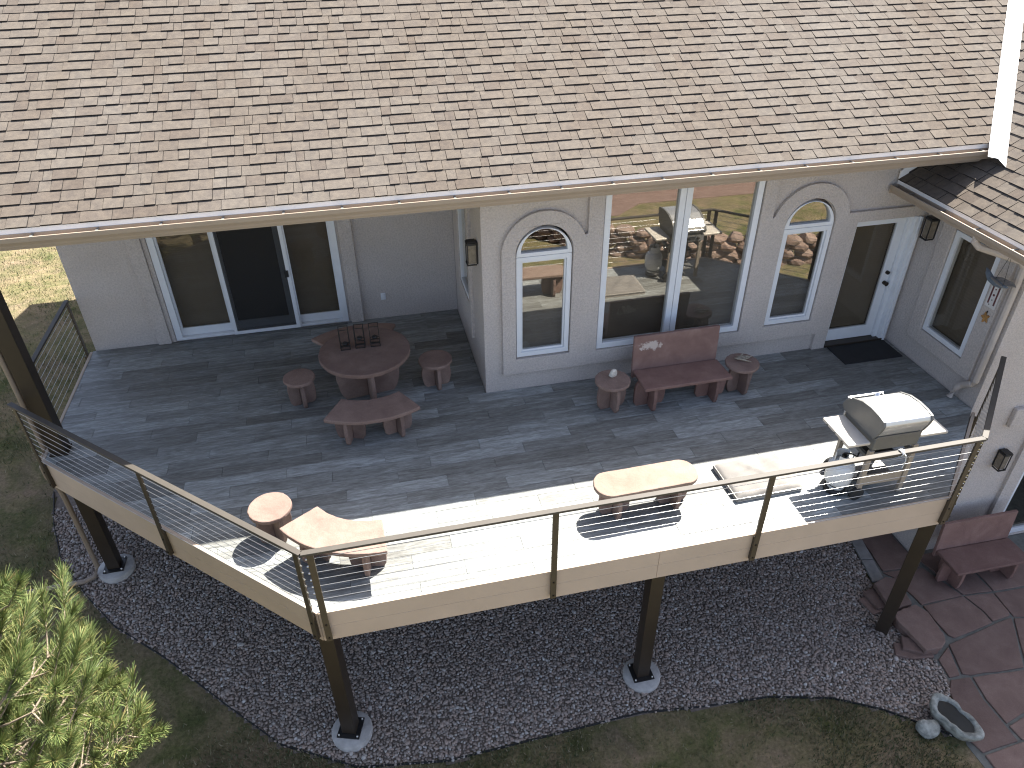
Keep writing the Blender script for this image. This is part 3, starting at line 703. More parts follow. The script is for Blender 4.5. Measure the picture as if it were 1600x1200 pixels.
    e = MB(); e.add([(6.462, RY+.03, 3.19), (6.462, -.05, 3.5), (6.462, -.05, 2.98), (6.462, RY+.03, 2.96), (6.49, RY+.03, 3.19), (6.49, -.05, 3.5), (6.49, -.05, 2.98), (6.49, RY+.03, 2.96)], [(0, 1, 2, 3), (7, 6, 5, 4), (0, 4, 5, 1), (3, 2, 6, 7), (0, 3, 7, 4), (1, 5, 6, 2)])
    fix_normals(e.build('eave_return', 'soffit', house))
    # step flashing where the wing eave meets the wall
    k = MB(); k.add([(5.78, -.05, 2.64), (6.2, -.05, 2.92), (6.2, -.05, 3.02), (5.78, -.05, 2.76), (5.78, -.03, 2.64), (6.2, -.03, 2.92), (6.2, -.03, 3.02), (5.78, -.03, 2.76)], [(0, 1, 2, 3), (7, 6, 5, 4), (0, 4, 5, 1), (2, 6, 7, 3), (0, 3, 7, 4), (1, 5, 6, 2)])
    fix_normals(k.build('step_flashing', 'flashing', house))
    MB().box(XL, XL+.03, RY, YR, 2.9, 2.95).build('rake_board', 'gutter_almond', house)
make_roofs()
def make_gutters():
    # profile (distance out from fascia, height below rim), open on top
    prof = [(0, 0), (0, -.115), (.075, -.115), (.085, -.09), (.112, -.05), (.118, -.012), (.118, 0), (.104, 0), (.104, -.008), (.108, -.02), (.1, -.05), (.075, -.085), (.068, -.108), (.005, -.108), (.005, 0)]
    zg = 3.207
    g_ = MB(); g_.prism([(RY-.004-d, zg+h) for d, h in prof], XL-.02, 6.45, lambda u, v, w: (w, u, v))
    o = g_.build('gutter', 'gutter_almond', house); fix_normals(o); o['label'] = 'long almond gutter under the main roof'
    x = -5.9
    for i in range(21):
        MB().add([(x, RY-.006, zg-.012), (x+.025, RY-.006, zg-.012), (x+.025, RY-.118, zg-.004), (x, RY-.118, zg-.004), (x, RY-.006, zg-.018), (x+.025, RY-.006, zg-.018), (x+.025, RY-.118, zg-.010), (x, RY-.118, zg-.010)],
                 [(0, 1, 2, 3), (7, 6, 5, 4), (0, 4, 5, 1), (2, 6, 7, 3), (0, 3, 7, 4), (1, 5, 6, 2)]).build('gutter_hanger', 'grill_grey', o)
        x += .61
    MB().box(6.451, 6.455, RY-.122, RY-.004, zg-.115, zg).build('end_cap', 'gutter_almond', o)
    zg = 2.58
    g_ = MB(); g_.prism([(WX-.004-d, zg+h) for d, h in prof], -2.55, -.06, lambda u, v, w: (u, w, v))
    o = g_.build('gutter', 'gutter_almond', house); fix_normals(o); o['label'] = 'short gutter under the wing roof'
    for y in (-.4, -1.0, -1.6, -2.2):
        MB().box(WX-.116, WX-.006, y, y+.025, zg-.016, zg-.01).build('gutter_hanger', 'grill_grey', o)
    MB().box(WX-.12, WX-.004, -.058, -.054, zg-.115, zg+.0).build('end_cap', 'gutter_almond', o)
    # wing downspout
    def spout(pts, nm, par, r=.04, mat='downspout_almond'):
        d = MB(); d.tube(pts, r, 8, smooth=False); return d.build(nm, mat, par, .004, 1)
    spout([(5.75, -1.62, 2.5), (5.75, -1.62, 2.42), (5.8, -1.66, 2.36), (6.3, -1.84, 2.2), (6.36, -1.86, 2.12), (6.37, -1.86, 1.9), (6.37, -1.86, .42), (6.37, -1.82, .36), (6.37, -1.68, .26), (6.34, -1.64, .18), (6.3, -1.63, .03)], 'downspout', house, .045)
    spout([(5.66, -.14, -2.4), (5.66, -.14, -2.6)], 'downspout', house)
    # left downspout beside the column
    spout([(-5.78, -.2, 3.08), (-5.78, -.1, 2.9), (-5.775, -.04, 2.75), (-5.775, -.04, .12), (-5.85, -.02, -.05), (-5.92, .0, -.2), (-5.92, .0, -.38), (-5.83, -.03, -.6), (-5.81, -.05, -.75), (-5.81, -.06, -2.08), (-5.86, -.15, -2.19), (-6.0, -.19, -2.22), (-6.83, -.24, -2.2)], 'downspout', house, .036, 'downspout_tan')
make_gutters()

# ================================================================== DECK
DECK = [(-5.78, IN-.004), (-5.78, -.14), (-2.385, -3.335), (4.94, -3.335), (6.43, -1.93), (6.43, -.004), (-.004, -.004), (-.004, IN-.004)]
HULL = [(-5.78, IN-.004), (-5.78, -.14), (-2.385, -3.335), (4.94, -3.335), (6.43, -1.93), (6.43, IN-.004)]
def clip_convex(poly, hull):
    out = poly
    for i in range(len(hull)):
        a, b = hull[i], hull[(i+1) % len(hull)]
        side = lambda p: (b[0]-a[0])*(p[1]-a[1])-(b[1]-a[1])*(p[0]-a[0])
        res = []
        for j in range(len(out)):
            p, q = out[j], out[(j+1) % len(out)]; sp, sq = side(p), side(q)
            if sp >= 0: res.append(p)
            if sp*sq < 0:
                t = sp/(sp-sq); res.append((p[0]+(q[0]-p[0])*t, p[1]+(q[1]-p[1])*t))
        out = res
        if len(out) < 3: return []
    return out
def make_deck():
    dk = thing('deck', 'raised deck of grey wood look planks with tan fascia on dark posts', 'deck')
    fix_normals(MB().prism([(x*.998, y*.998) for x, y in DECK], -.09, -.018).build('deck_base', 'concrete_dark', dk))
    fix_normals(MB().prism([(-5.7, 2.4), (-5.7, -.12), (-2.36, -3.25), (4.9, -3.25), (6.38, -1.9), (6.38, -.02), (-.02, -.02), (-.02, 2.4)], -.3, -.1).build('deck_frame', 'dark_post', dk))
    W_, L_, G_ = .2, 1.22, .003
    r = 0
    for r in range(-17, 13):
        y0, y1 = r*W_, (r+1)*W_-G_
        x = -7.0+(r*0.43 % 1.0)*L_+random.uniform(-.08, .08)
        lim = 6.5 if y0 < -.01 else -.006
        while x < lim:
            xa, xb = x, min(x+L_-G_, lim)
            if xb-xa > .03:
                q = clip_convex([(xa, y0), (xb, y0), (xb, y1), (xa, y1)], HULL)
                if len(q) >= 3:
                    o = MB().prism(q, -.016, random.uniform(-.0012, .0008)).build('plank', 'plank', dk, .0015, 1)
            x += L_
    # fascia boards around the outer edge
    E_ = [(-5.8, 2.5), (-5.8, -.15), (-2.392, -3.36), (4.95, -3.36), (6.4, -2.0)]
    for a, b in zip(E_, E_[1:]):
        L = math.dist(a, b); k = 2 if L > 4 else 1; a_, b_ = Vector(a), Vector(b)
        for i in range(k):
            p, q = a_.lerp(b_, i/k), a_.lerp(b_, (i+1)/k); d = (q-p).normalized()*.0015
            for z0, z1, t_ in ((-.43, -.215, .036), (-.212, .006, .04)):
                MB().obox(tuple(p+d), tuple(q-d), t_, z0, z1, 0).build('fascia_board', 'fascia_board', dk, .003)
    for x, y, zt in ((-2.39, -3.07, -.3), (1.43, -3.08, -.3), (5.12, -3.1, -.3), (-5.61, 0.0, -.3)):
        gb = float(gz(x, y)); rz = R(45) if x < -2 and x > -5 else 0
        p = MB(); h = .085
        p.box(-h, h, -h, h, gb+.03 if x > 5 else gb+.115, zt)
        o = p.build('support_post', 'dark_post', dk, .006); o.location = (x, y, 0); o.rotation_euler = (0, 0, R(-18) if x < 0 and x > -5 else R(0 if x < 5 else 40))
        if x < 5:
            ft = MB(); ft.lathe([(.25, gb-.1), (.252, gb+.075), (.235, gb+.092), (0.02, gb+.096)], 28, (x+.01, y-.01)); ft.build('footing', 'concrete', dk)
            bp = MB().box(-.14, .14, -.14, .14, gb+.097, gb+.112); b_ = bp.build('base_plate', 'black_metal', dk); b_.location = (x, y, 0); b_.rotation_euler = o.rotation_euler
            for sx in (-1, 1):
                for sy in (-1, 1):
                    bo = MB().lathe([(.014, gb+.111), (.014, gb+.128), (.006, gb+.137)], 6, (sx*.115, sy*.115)).build('bolt', 'steel', dk); bo.location = (x, y, 0); bo.rotation_euler = o.rotation_euler
make_deck()
# roof column at the left corner
c_ = thing('roof_column', 'dark square column carrying the roof at the left deck corner', 'column', (-5.62, 0.0, 0))
MB().box(-.095, .095, -.095, .095, .03, 3.118).build('shaft', 'dark_post', c_, .006)
MB().box(-.11, .11, -.11, .11, .002, .03).build('base', 'dark_post', c_, .004)

# ---------------------------------------------------------------- railing
HT = 0.95
def rail_post(par, x, y, ang, end=False):
    """two flat bars with a gap, bolted to the outside of the fascia; ang = direction along the rail"""
    o = MB(); w = .012
    o.box(-.032, .032, -.012, .012, -.38, HT-.03) if not end else o.box(-.022, .022, -.03, .03, -.38, HT-.03)
    p = o.build('post', 'bronze', par, .003); p.location = (x, y, 0); p.rotation_euler = (0, 0, ang)
    bk = MB().box(-.024, .024, .013, .045, -.38, -.02).build('mounting_bracket', 'bronze', p, .003)
    for z in (-.33, -.12):
        MB().tube([(0, -.012, z), (0, -.022, z)], .011, 8).build('bolt', 'brass_dark', p)
    return p
def make_railing():
    rl = thing('cable_railing', 'bronze post railing with steel cables around the front of the deck', 'railing')
    A, B, C, D_ = (-5.84, -.19), (-2.41, -3.42), (4.98, -3.42), (6.42, -2.06)
    ends = [(A, B), (B, C), (C, D_)]
    for a, b in ends:
        d = Vector((b[0]-a[0], b[1]-a[1])); L = d.length; d.normalize(); ang = math.atan2(d.y, d.x)
        nrm = Vector((d.y, -d.x))
        # mitred handrail
        MB().obox(a, b, .062, HT-.03, HT).build('handrail', 'rail_top', rl, .004)
        n_ = 9
        for i in range(n_):
            z = .075+i*.097
            p0 = Vector(a)+d*.03; p1 = Vector(b)-d*.03
            sag = .002
            MB().tube([(p0.x, p0.y, z), ((p0.x+p1.x)/2, (p0.y+p1.y)/2, z-sag), (p1.x, p1.y, z)], .0031, 6).build('cable', 'cable', rl)
        for k in ([.07, L*.5, L-.075] if L < 5 and L > 3 else [.08, 2.47, 4.83, L-.06] if L > 5 else [.08, L-.04]):
            q = Vector(a)+d*k
            p = rail_post(rl, q.x, q.y, ang)
            if k < .2 or k > L-.2:
                for i in range(n_):
                    z = .075+i*.097; s = -1 if k < .2 else 1
                    MB().tube([(s*.032, 0, z), (s*.048, 0, z)], .009, 8).build('cable_fitting', 'steel', p)
    lr = thing('cable_railing', 'short cable railing between the left wall corner and the roof column', 'railing')
    a, b = (-5.85, 2.46), (-5.85, .12)
    MB().obox(a, b, .062, HT-.03, HT).build('handrail', 'rail_top', lr, .004)
    for i in range(9):
        z = .075+i*.097; MB().tube([(a[0], a[1], z), (b[0], b[1], z)], .0031, 6).build('cable', 'cable', lr)
    rail_post(lr, -5.85, 2.44, R(90)); rail_post(lr, -5.85, .14, R(90))
    # white cord tied to the handrail
    t = MB(); x0 = 3.93; pts = []
    for i in range(40):
        a_ = i*.62; pts.append((x0+.02*math.sin(i*.9)+.012*i/40, -3.42+.042*math.cos(a_), HT-.015+.032*math.sin(a_)))
    t.tube(pts, .006, 6); t.tube([(x0+.03, -3.465, HT-.02), (x0+.05, -3.47, HT-.1), (x0+.035, -3.47, HT-.2)], .005, 6)
    tag(t.build('cord', 'tank_white'), 'white cord knotted around the front handrail near the grill', 'cord')
make_railing()

# ================================================================== STONE FURNITURE
def wobble(poly, amt, step=.06):
    out = []; k = len(poly)
    for i in range(k):
        a, b = np.array(poly[i]), np.array(poly[(i+1) % k]); L = np.linalg.norm(b-a); st = max(1, int(L/step)); nn = np.array([b[1]-a[1], a[0]-b[0]])/max(L, 1e-6)
        for t in range(st): out.append(tuple(a+(b-a)*t/st+nn*random.gauss(0, amt)))
    return out
def disc(r, n=40): return [(r*math.cos(6.2832*i/n), r*math.sin(6.2832*i/n)) for i in range(n)]
def barrel(w, h, bulge):
    """outline of an upright leg slab, sides bulging"""
    pts = []
    for i in range(9):
        t = i/8; pts.append((w/2+bulge*math.sin(math.pi*t)-(.02 if i in (0, 8) else 0), h*t))
    for i in range(9):
        t = 1-i/8; pts.append((-w/2-bulge*math.sin(math.pi*t)+(.02 if i in (0, 8) else 0), h*t))
    return [(x+random.gauss(0, .0025), z) for x, z in pts]
def slab_leg(par, x, y, ang, w, h, bulge, th=.05, mat='sandstone'):
    p = MB().prism(barrel(w, h, bulge), -th/2, th/2, lambda u, v, w_: (u, w_, v)); o = p.build('leg', mat, par, .006, 1); fix_normals(o)
    o.location = (x, y, .001); o.rotation_euler = (0, 0, ang); return o
def half_legs(par, x, y, ang, w, h, bulge, th=.05, mat='sandstone'):
    """two slabs crossing each other"""
    slab_leg(par, x, y, ang, w, h, bulge, th, mat)
    for s in (-1, 1):
        p = MB(); b = [q for q in barrel(w, h, bulge)]
        half_ = [(th/2+.002, 0)]+[(u, v) for u, v in b if u > 0]+[(th/2+.002, h)]
        p.prism(half_, -th/2, th/2, lambda u, v, w_: (u, w_, v)); o = p.build('leg', mat, par, .006, 1); fix_normals(o)
        o.location = (x, y, .001); o.rotation_euler = (0, 0, ang+R(90)+(math.pi if s > 0 else 0))
def top_slab(par, poly, z0, z1, name='top', mat='sandstone', amt=.003):
    o = MB().prism(wobble(poly, amt*.8, .05), z0, z1).build(name, mat, par, .012, 2); fix_normals(o); return o
def round_piece(name, label, cat, x, y, r, h, th, ang, mat='sandstone', group=None, legw=None, top_mat=None):
    t = thing(name, label, cat, (x, y, 0), 0, group)
    top_slab(t, disc(r), h-th, h, 'top', top_mat or mat, .0025)
    half_legs(t, 0, 0, ang, legw or r*1.5, h-th-.002, r*.13, .05, mat); return t
SG = 'sandstone stools and tables on the deck'
round_piece('stone_table', 'large round sandstone table carrying three candle holders', 'table', -1.615, .36, .625, .74, .06, R(-82), legw=.72)
round_piece('stone_stool', 'round sandstone stool left of the big round table', 'stool', -2.545, .35, .215, .45, .05, R(-78), group=SG)
round_piece('stone_stool', 'round sandstone stool between the big round table and the house corner', 'stool', -.655, .37, .24, .45, .05, R(-84), group=SG)
round_piece('stone_stool', 'sunlit round stone stool by the left slanted railing', 'stool', -2.83, -2.17, .235, .45, .05, R(-55), group=SG)
round_piece('stone_side_table', 'round stone side table with a pale rock left of the bench', 'side table', 1.62, -.72, .243, .46, .05, R(-82), group=SG)
round_piece('stone_side_table', 'round stone side table with driftwood right of the bench', 'side table', 3.525, -.735, .235, .46, .05, R(-82), group=SG)
def curved_bench(label, cx, cy, a0, a1, grp):
    am = (a0+a1)/2; r0, r1 = .765, 1.24; mx, my = cx+1.0*math.cos(R(am)), cy+1.0*math.sin(R(am))
    t = thing('curved_bench', label, 'bench', (mx, my, 0), 0, grp)
    n_ = 16; pl = [(r1*math.cos(R(a0+(a1-a0)*i/n_)), r1*math.sin(R(a0+(a1-a0)*i/n_))) for i in range(n_+1)]+[(r0*math.cos(R(a1-(a1-a0)*i/n_)), r0*math.sin(R(a1-(a1-a0)*i/n_))) for i in range(n_+1)]
    pl = [(x+cx-mx, y+cy-my) for x, y in pl]
    top_slab(t, pl, .395, .45, 'seat', 'sandstone', .002)
    for a in (a0+12, a1-12):
        half_legs(t, cx-mx+.99*math.cos(R(a)), cy-my+.99*math.sin(R(a)), R(a), .36, .392, .02, .05)
curved_bench('curved sandstone bench in the shade in front of the round table', -1.615, .36, -120, -60, 'curved stone benches')
curved_bench('curved sandstone bench mostly hidden behind the round table', -1.615, .36, 66, 128, 'curved stone benches')
curved_bench('sunlit curved stone bench in the front left deck corner', -1.67, -1.87, -148, -88, 'curved stone benches')
def oval_bench():
    t = thing('oval_bench', 'sunlit oval stone bench at the middle of the front railing', 'bench', (1.345, -2.665, 0), R(1))
    pl = []; hl, hw = .62, .205
    for i in range(13): a = R(-90+15*i); pl.append((hl-.17+.17*math.cos(a), hw*math.sin(a)))
    for i in range(13): a = R(90+15*i); pl.append((-hl+.17+.17*math.cos(a), hw*math.sin(a)))
    top_slab(t, pl, .395, .45, 'seat', 'pale_sandstone', .002)
    for x in (-.36, .36): half_legs(t, x, 0, R(90), .34, .392, .02, .05, 'sandstone')
oval_bench()
def backed_bench(label, x, y, z, rz, w, grp, mat='red_sandstone', backmat='red_sandstone', h=.44):
    t = thing('stone_bench', label, 'bench', (x, y, z), rz, grp)
    top_slab(t, [(-w/2, -.29), (w/2, -.28), (w/2-.02, .19), (-w/2, .19)], h-.05, h, 'seat', mat, .002)
    b = MB().prism(wobble([(-w/2-.01, h-.13), (w/2-.03, h-.13), (w/2-.02, .95), (-w/2, .94)], .0015), 0, .05, lambda u, v, q: (u, .2+q+.08*(v-h), v)); o = b.build('backrest', backmat, t, .008); fix_normals(o)
    for s in (-1, 1): half_legs(t, s*(w/2-.18), -.03, R(90), .42, h-.053, .015, .05, mat)
backed_bench('sandstone bench with a whitish stain on its back below the big window', 2.61, -.74, 0, R(0), 1.27, 'stone benches with backs', backmat='stained_sandstone')
backed_bench('sandstone bench with back on the lower patio beside the wing wall', 7.12, -2.5, -2.872, R(-1), 1.28, 'stone benches with backs')

# ---------------------------------------------------------------- small things on the tables
def candle(x, y, label, s):
    t = thing('candle_holder', label, 'candle holder', (x, y, .7405), R(random.uniform(-6, 6)), 'black wire candle holders'); w, d, h, r = .062, .055, .32, .005
    f = MB()
    for sx in (-1, 1):
        for sy in (-1, 1): f.box(sx*w-r, sx*w+r, sy*d-r, sy*d+r, 0, h)
    for z in (r, h-r, .055):
        for sy in (-1, 1): f.box(-w+r, w-r, sy*d-r*.9, sy*d+r*.9, z-r*.9, z+r*.9)
        for sx in (-1, 1): f.box(sx*w-r*.9, sx*w+r*.9, -d+r, d-r, z-r*.9, z+r*.9)
    f.build('frame', 'black_metal', t)
    z = .06+s
    MB().lathe([(.03, z), (.042, z+.004), (.042, z+.022), (.03, z+.03)], 14).build('candle_cup', 'black_metal', t)
    k = MB()
    for a in range(4): k.box(-.004, .004, .035, .06, z+.01, z+.018) if a == 0 else None
    k.box(-.062, -.035, -.004, .004, z+.008, z+.016); k.box(.035, .062, -.004, .004, z+.008, z+.016); k.box(-.004, .004, -.058, -.035, z+.008, z+.016)
    k.build('cup_bracket', 'black_metal', t)
candle(-1.865, .47, 'left one of the black wire candle holders on the round table', .0)
candle(-1.66, .475, 'middle one of the black wire candle holders on the round table', .06)
candle(-1.455, .47, 'right one of the black wire candle holders on the round table', .05)
def rock(name, label, cat, loc, size, mat, seed, sub=3, amp=.22, flat=1.0):
    import bmesh
    bm = bmesh.new(); bmesh.ops.create_icosphere(bm, subdivisions=sub, radius=1); r_ = np.random.default_rng(seed); d = r_.normal(size=(9, 3)); ph = r_.uniform(0, 6, 9); cut = [(Vector(r_.normal(size=3)).normalized(), r_.uniform(.62, .85)) for _ in range(9)]
    for v in bm.verts:
        p = v.co.copy()
        for nn, c in cut:
            k = p.dot(nn)
            if k > c: p -= nn*(k-c)*.9
        p *= 1+amp*.25*sum(math.sin(Vector(d[i]).dot(p)*2.2+ph[i]) for i in range(9))/3
        v.co = Vector((p.x*size[0], p.y*size[1], max(p.z*size[2], -size[2]*.6)))
    zmin = min(v.co.z for v in bm.verts)
    for v in bm.verts: v.co.z -= zmin
    me = bpy.data.meshes.new(name); bm.to_mesh(me); bm.free(); me.materials.append(MATS[mat])
    o = bpy.data.objects.new(name, me); COL.objects.link(o); o.location = loc
    if label: tag(o, label, cat)
    return o
q_ = rock('quartz_rock', 'small pale angular rock on the left side table', 'rock', (1.63, -.66, .459), (.075, .05, .085), 'quartz', 3, 2, .4); q_.rotation_euler = (0, .25, .4)
def driftwood():
    d = MB(); random.seed(5)
    for k in range(5):
        a = random.uniform(-.5, .5); x0 = random.uniform(-.12, -.02); y0 = random.uniform(-.03, .03); pts = []; L = random.uniform(.12, .24)
        for i in range(6): t = i/5; pts.append((x0+L*t*math.cos(a), y0+L*t*math.sin(a)+.012*math.sin(t*6+k), .016+.012*math.sin(t*3+k)**2+.006*k*.6))
        d.tube(pts, [.006, .013, .015, .013, .01, .004], 7)
    o = d.build('driftwood', 'driftwood'); o.location = (3.53, -.67, .459); o.rotation_euler = (0, 0, -.15)
    tag(o, 'gnarled piece of driftwood on the right side table', 'driftwood')
driftwood()

# ---------------------------------------------------------------- mat, cushion
o = MB().box(-.49, .49, -.245, .245, .0, .014).build('doormat', 'black_rubber', None, .005); o.location = (5.87, -.3, .002)
tag(o, 'black doormat on the deck before the glass door', 'doormat')
def cushion():
    t = thing('pet_cushion', 'flat square taupe cushion with pale piping lying in the sun', 'cushion', (2.865, -2.55, .002), R(1))
    nx, ny, hx, hy = 44, 34, .425, .315; V = []; F = []
    def top(u, v):
        e = (1-abs(u)**6)*(1-abs(v)**6); r_ = .006*math.sin(9*u+4*v)+.005*math.sin(14*v-6*u+1)+.008*math.exp(-((u*.7+v*.5-.1)/.06)**2)*math.cos(3*u)+.006*math.exp(-((u*.4-v+.2)/.05)**2)
        return .055+.055*max(e, 0)**.5+r_*e
    for j in range(ny+1):
        for i in range(nx+1):
            u, v = -1+2*i/nx, -1+2*j/ny; V.append((u*hx, v*hy, top(u, v)))
    for j in range(ny):
        for i in range(nx): a = j*(nx+1)+i; F.append((a, a+1, a+nx+2, a+nx+1))
    c = MB(); c.add(V, F, True)
    ring = [(i, 0) for i in range(nx)]+[(nx, j) for j in range(ny)]+[(i, ny) for i in range(nx, 0, -1)]+[(0, j) for j in range(ny, 0, -1)]
    low = []; 
    for k, (i, j) in enumerate(ring):
        u, v = -1+2*i/nx, -1+2*j/ny; low.append((u*hx*1.008, v*hy*1.01, .028))
    bot = [(x*.985/1.008, y*.985/1.01, .002) for x, y, z in low]; tp = [V[j*(nx+1)+i] for i, j in ring]; n_ = len(ring)
    c.add(tp+low+bot, [(i, i+n_, (i+1) % n_+n_, (i+1) % n_) for i in range(n_)]+[(i+n_, i+2*n_, (i+1) % n_+2*n_, (i+1) % n_+n_) for i in range(n_)]+[tuple(range(2*n_, 3*n_))], True)
    b = c.build('cushion_body', 'cushion_fabric', t); fix_normals(b)
    for z, s in ((.057, 1.004), (.008, .99)):
        pts = [(x/1.008*s, y/1.01*s, z) for x, y, _ in low]; MB().tube(pts+[pts[0]], .006, 6, False).build('piping', 'piping', t)
cushion()

# ---------------------------------------------------------------- grill
def grill():
    t = thing('gas_grill', 'silver gas grill with side shelves standing at the right deck corner', 'grill', (4.12, -2.85, 0), R(-1))
    PR = [(.30, .90), (.345, .955), (.31, 1.03), (.2, 1.125), (.05, 1.185), (-.1, 1.205), (-.24, 1.2), (-.335, 1.18), (-.355, 1.13), (-.335, 1.06), (-.29, .95), (-.26, .90)]
    def ext(par, name, prof, x0, x1, mat, bev=.006):
        o = MB().prism(prof, x0, x1, lambda u, v, w: (w, u, v)).build(name, mat, par, bev); fix_normals(o); return o
    lid = ext(t, 'lid', PR, -.285, .285, 'brushed_lid', .01)
    for s in (-1, 1): ext(lid, 'lid_end', [(y*1.02, .90+(z-.90)*1.03) for y, z in PR], s*.292-.016, s*.292+.016, 'grill_grey', .004)
    h = MB(); h.tube([(-.23, .39, 1.0), (.23, .39, 1.0)], .014, 10); h.tube([(-.21, .31, 1.0), (-.21, .39, 1.0)], .01, 8); h.tube([(.21, .31, 1.0), (.21, .39, 1.0)], .01, 8); h.build('handle', 'steel', lid)
    g_ = MB(); g_.tube([(0, .2, 1.1), (0, .235, 1.14)], .035, 16); g_.build('thermometer', 'steel', lid)
    ext(t, 'firebox', [(.24, .70), (.28, .897), (-.275, .915), (-.3, .95), (-.285, .74)], -.285, .285, 'grill_grey')
    MB().box(-.295, .295, .283, .31, .76, .885).build('control_panel', 'brushed_lid', t, .006)
    for x in (-.18, 0, .18): MB().tube([(x, .31, .82), (x, .345, .82)], [.028, .022], 14).build('knob', 'black_metal', t)
    for s in (-1, 1):
        x0, x1 = (s*.315, (-.59 if s < 0 else .67)); a, b = min(x0, x1), max(x0, x1)
        MB().box(a, b, -.27, .265, .815, .855).build('side_shelf', 'grill_shelf', t, .012, 3)
        for y in (-.15, 0, .15): MB().tube([(x1, y, .835), (x1+s*.012, y, .835)], .01, 8).build('hook', 'black_metal', t)
    for x in (-.28, .28):
        for y in (-.275, .22): MB().box(x-.03, x+.03, y-.022, y+.022, .02, .74 if y < 0 else .7).build('leg', 'grill_frame', t, .004)
        MB().box(x-.02, x+.02, -.22, .2, .60, .645).build('side_rail', 'grill_grey', t, .003)
    for z in (.66, .62): MB().box(-.248, .248, -.285, -.265, z, z+.03).build('cross_rail', 'grill_frame', t, .003)
    MB().box(-.248, .248, -.28, -.267, .2, .36).build('back_panel', 'grill_frame', t, .003)
    MB().box(-.25, .25, -.22, .2, .17, .19).build('bottom_shelf', 'grill_grey', t, .003)
    for x in (-.295,):
        for y in (-.285, .265):
            w = MB(); w.tube([(x, y-.022, .092), (x, y-.018, .092), (x, y+.018, .092), (x, y+.022, .092)], [.075, .09, .09, .075], 24); w.build('wheel', 'black_rubber', t)
    MB().tube([(-.295, -.26, .092), (-.295, .24, .092)], .008, 8).build('axle', 'steel', t)
    MB().box(-.14, .2, -.19, .1, .48, .52).build('grease_tray', 'black_metal', t, .006)
    c = MB(); c.tube([(-.26, -.1, .62), (-.33, -.16, .56), (-.4, -.14, .6), (-.44, -.08, .57), (-.43, -.07, .54)], .009, 8); c.build('gas_hose', 'black_rubber', t)
    # things lying on the right shelf
    s = thing('grill_brush', 'black grill brush on the right shelf of the grill', 'brush', (4.6, -2.96, .857), R(28))
    MB().tube([(-.02, 0, .014), (.15, 0, .022)], .011, 8).build('handle', 'black_metal', s); MB().box(-.09, -.018, -.028, .028, .002, .034).build('head', 'black_rubber', s, .006)
    p = thing('propane_tank', 'white propane tank hanging below the left shelf of the grill', 'tank', (3.69, -2.92, 0.1))
    MB().lathe([(.06, .0), (.11, .02), (.145, .06), (.156, .11), (.156, .24), (.145, .30), (.11, .345), (.05, .365), (.03, .37)], 28).build('body', 'tank_white', p)
    ring = MB(); ring.lathe([(.105, .0), (.105, -.03), (.1, -.03), (.1, .0)], 24); ring.build('foot_ring', 'tank_white', p)
    cl = MB()
    for a0 in (20, 200):
        pts = [(.095*math.cos(R(a0+i*14)), .095*math.sin(R(a0+i*14))) for i in range(11)]
        for q, r_ in zip(pts, pts[1:]): cl.obox(q, r_, .008, .33, .46)
    cl.build('collar', 'tank_white', p)
    MB().tube([(0, 0, .36), (0, 0, .42)], .025, 12).build('valve', 'brass_dark', p)
    MB().tube([(0, 0, .421), (0, 0, .44)], .03, 10).build('valve_knob', 'black_metal', p)
    tg = MB().box(-.03, .03, -.002, .002, -.05, .05); o = tg.build('tag', 'plaque_white', p); o.location = (.17, -.06, .16)
    # feet of the tank stand
    cs = thing('tank_stand', 'low black stand under the white propane tank', 'stand', (3.69, -2.92, 0.001))
    MB().lathe([(.12, 0), (.13, .01), (.13, .06), (.11, .068)], 20).build('base', 'black_metal', cs)
grill()

# ---------------------------------------------------------------- wall lanterns
def lantern(label, loc, rz):
    """origin on the wall, y axis points out of the wall (local -y is outwards)"""
    t = thing('wall_lantern', label, 'wall lantern', loc, rz, 'dark wall lanterns')
    MB().box(-.055, .055, -.02, 0, -.15, .15).build('back_plate', 'black_metal', t, .003)
    r = MB(); r.box(-.07, .07, -.15, -.02, .12, .15); r.box(-.06, .06, -.14, -.022, .15, .165); r.build('roof', 'black_metal', t, .004)
    f = MB()
    for x in (-.06, .06): f.box(x-.006, x+.006, -.146, -.134, -.15, .12)
    f.box(-.066, .066, -.15, -.13, -.162, -.145); f.box(-.066, -.054, -.13, -.02, -.162, -.145); f.box(.054, .066, -.13, -.02, -.162, -.145)
    f.build('frame', 'black_metal', t)
    MB().box(-.052, .052, -.128, -.022, -.143, .118).build('glass', 'lamp_glass', t, .004)
lantern('dark wall lantern on the bay side wall above the table', (-.001, .31, 2.05), R(-90))
lantern('dark wall lantern beside the glass door near the wing roof', (6.445, -.235, 1.96), R(-90))
lantern('dark wall lantern on the wing front wall below deck level', (7.3, -1.921, -1.03), 0)

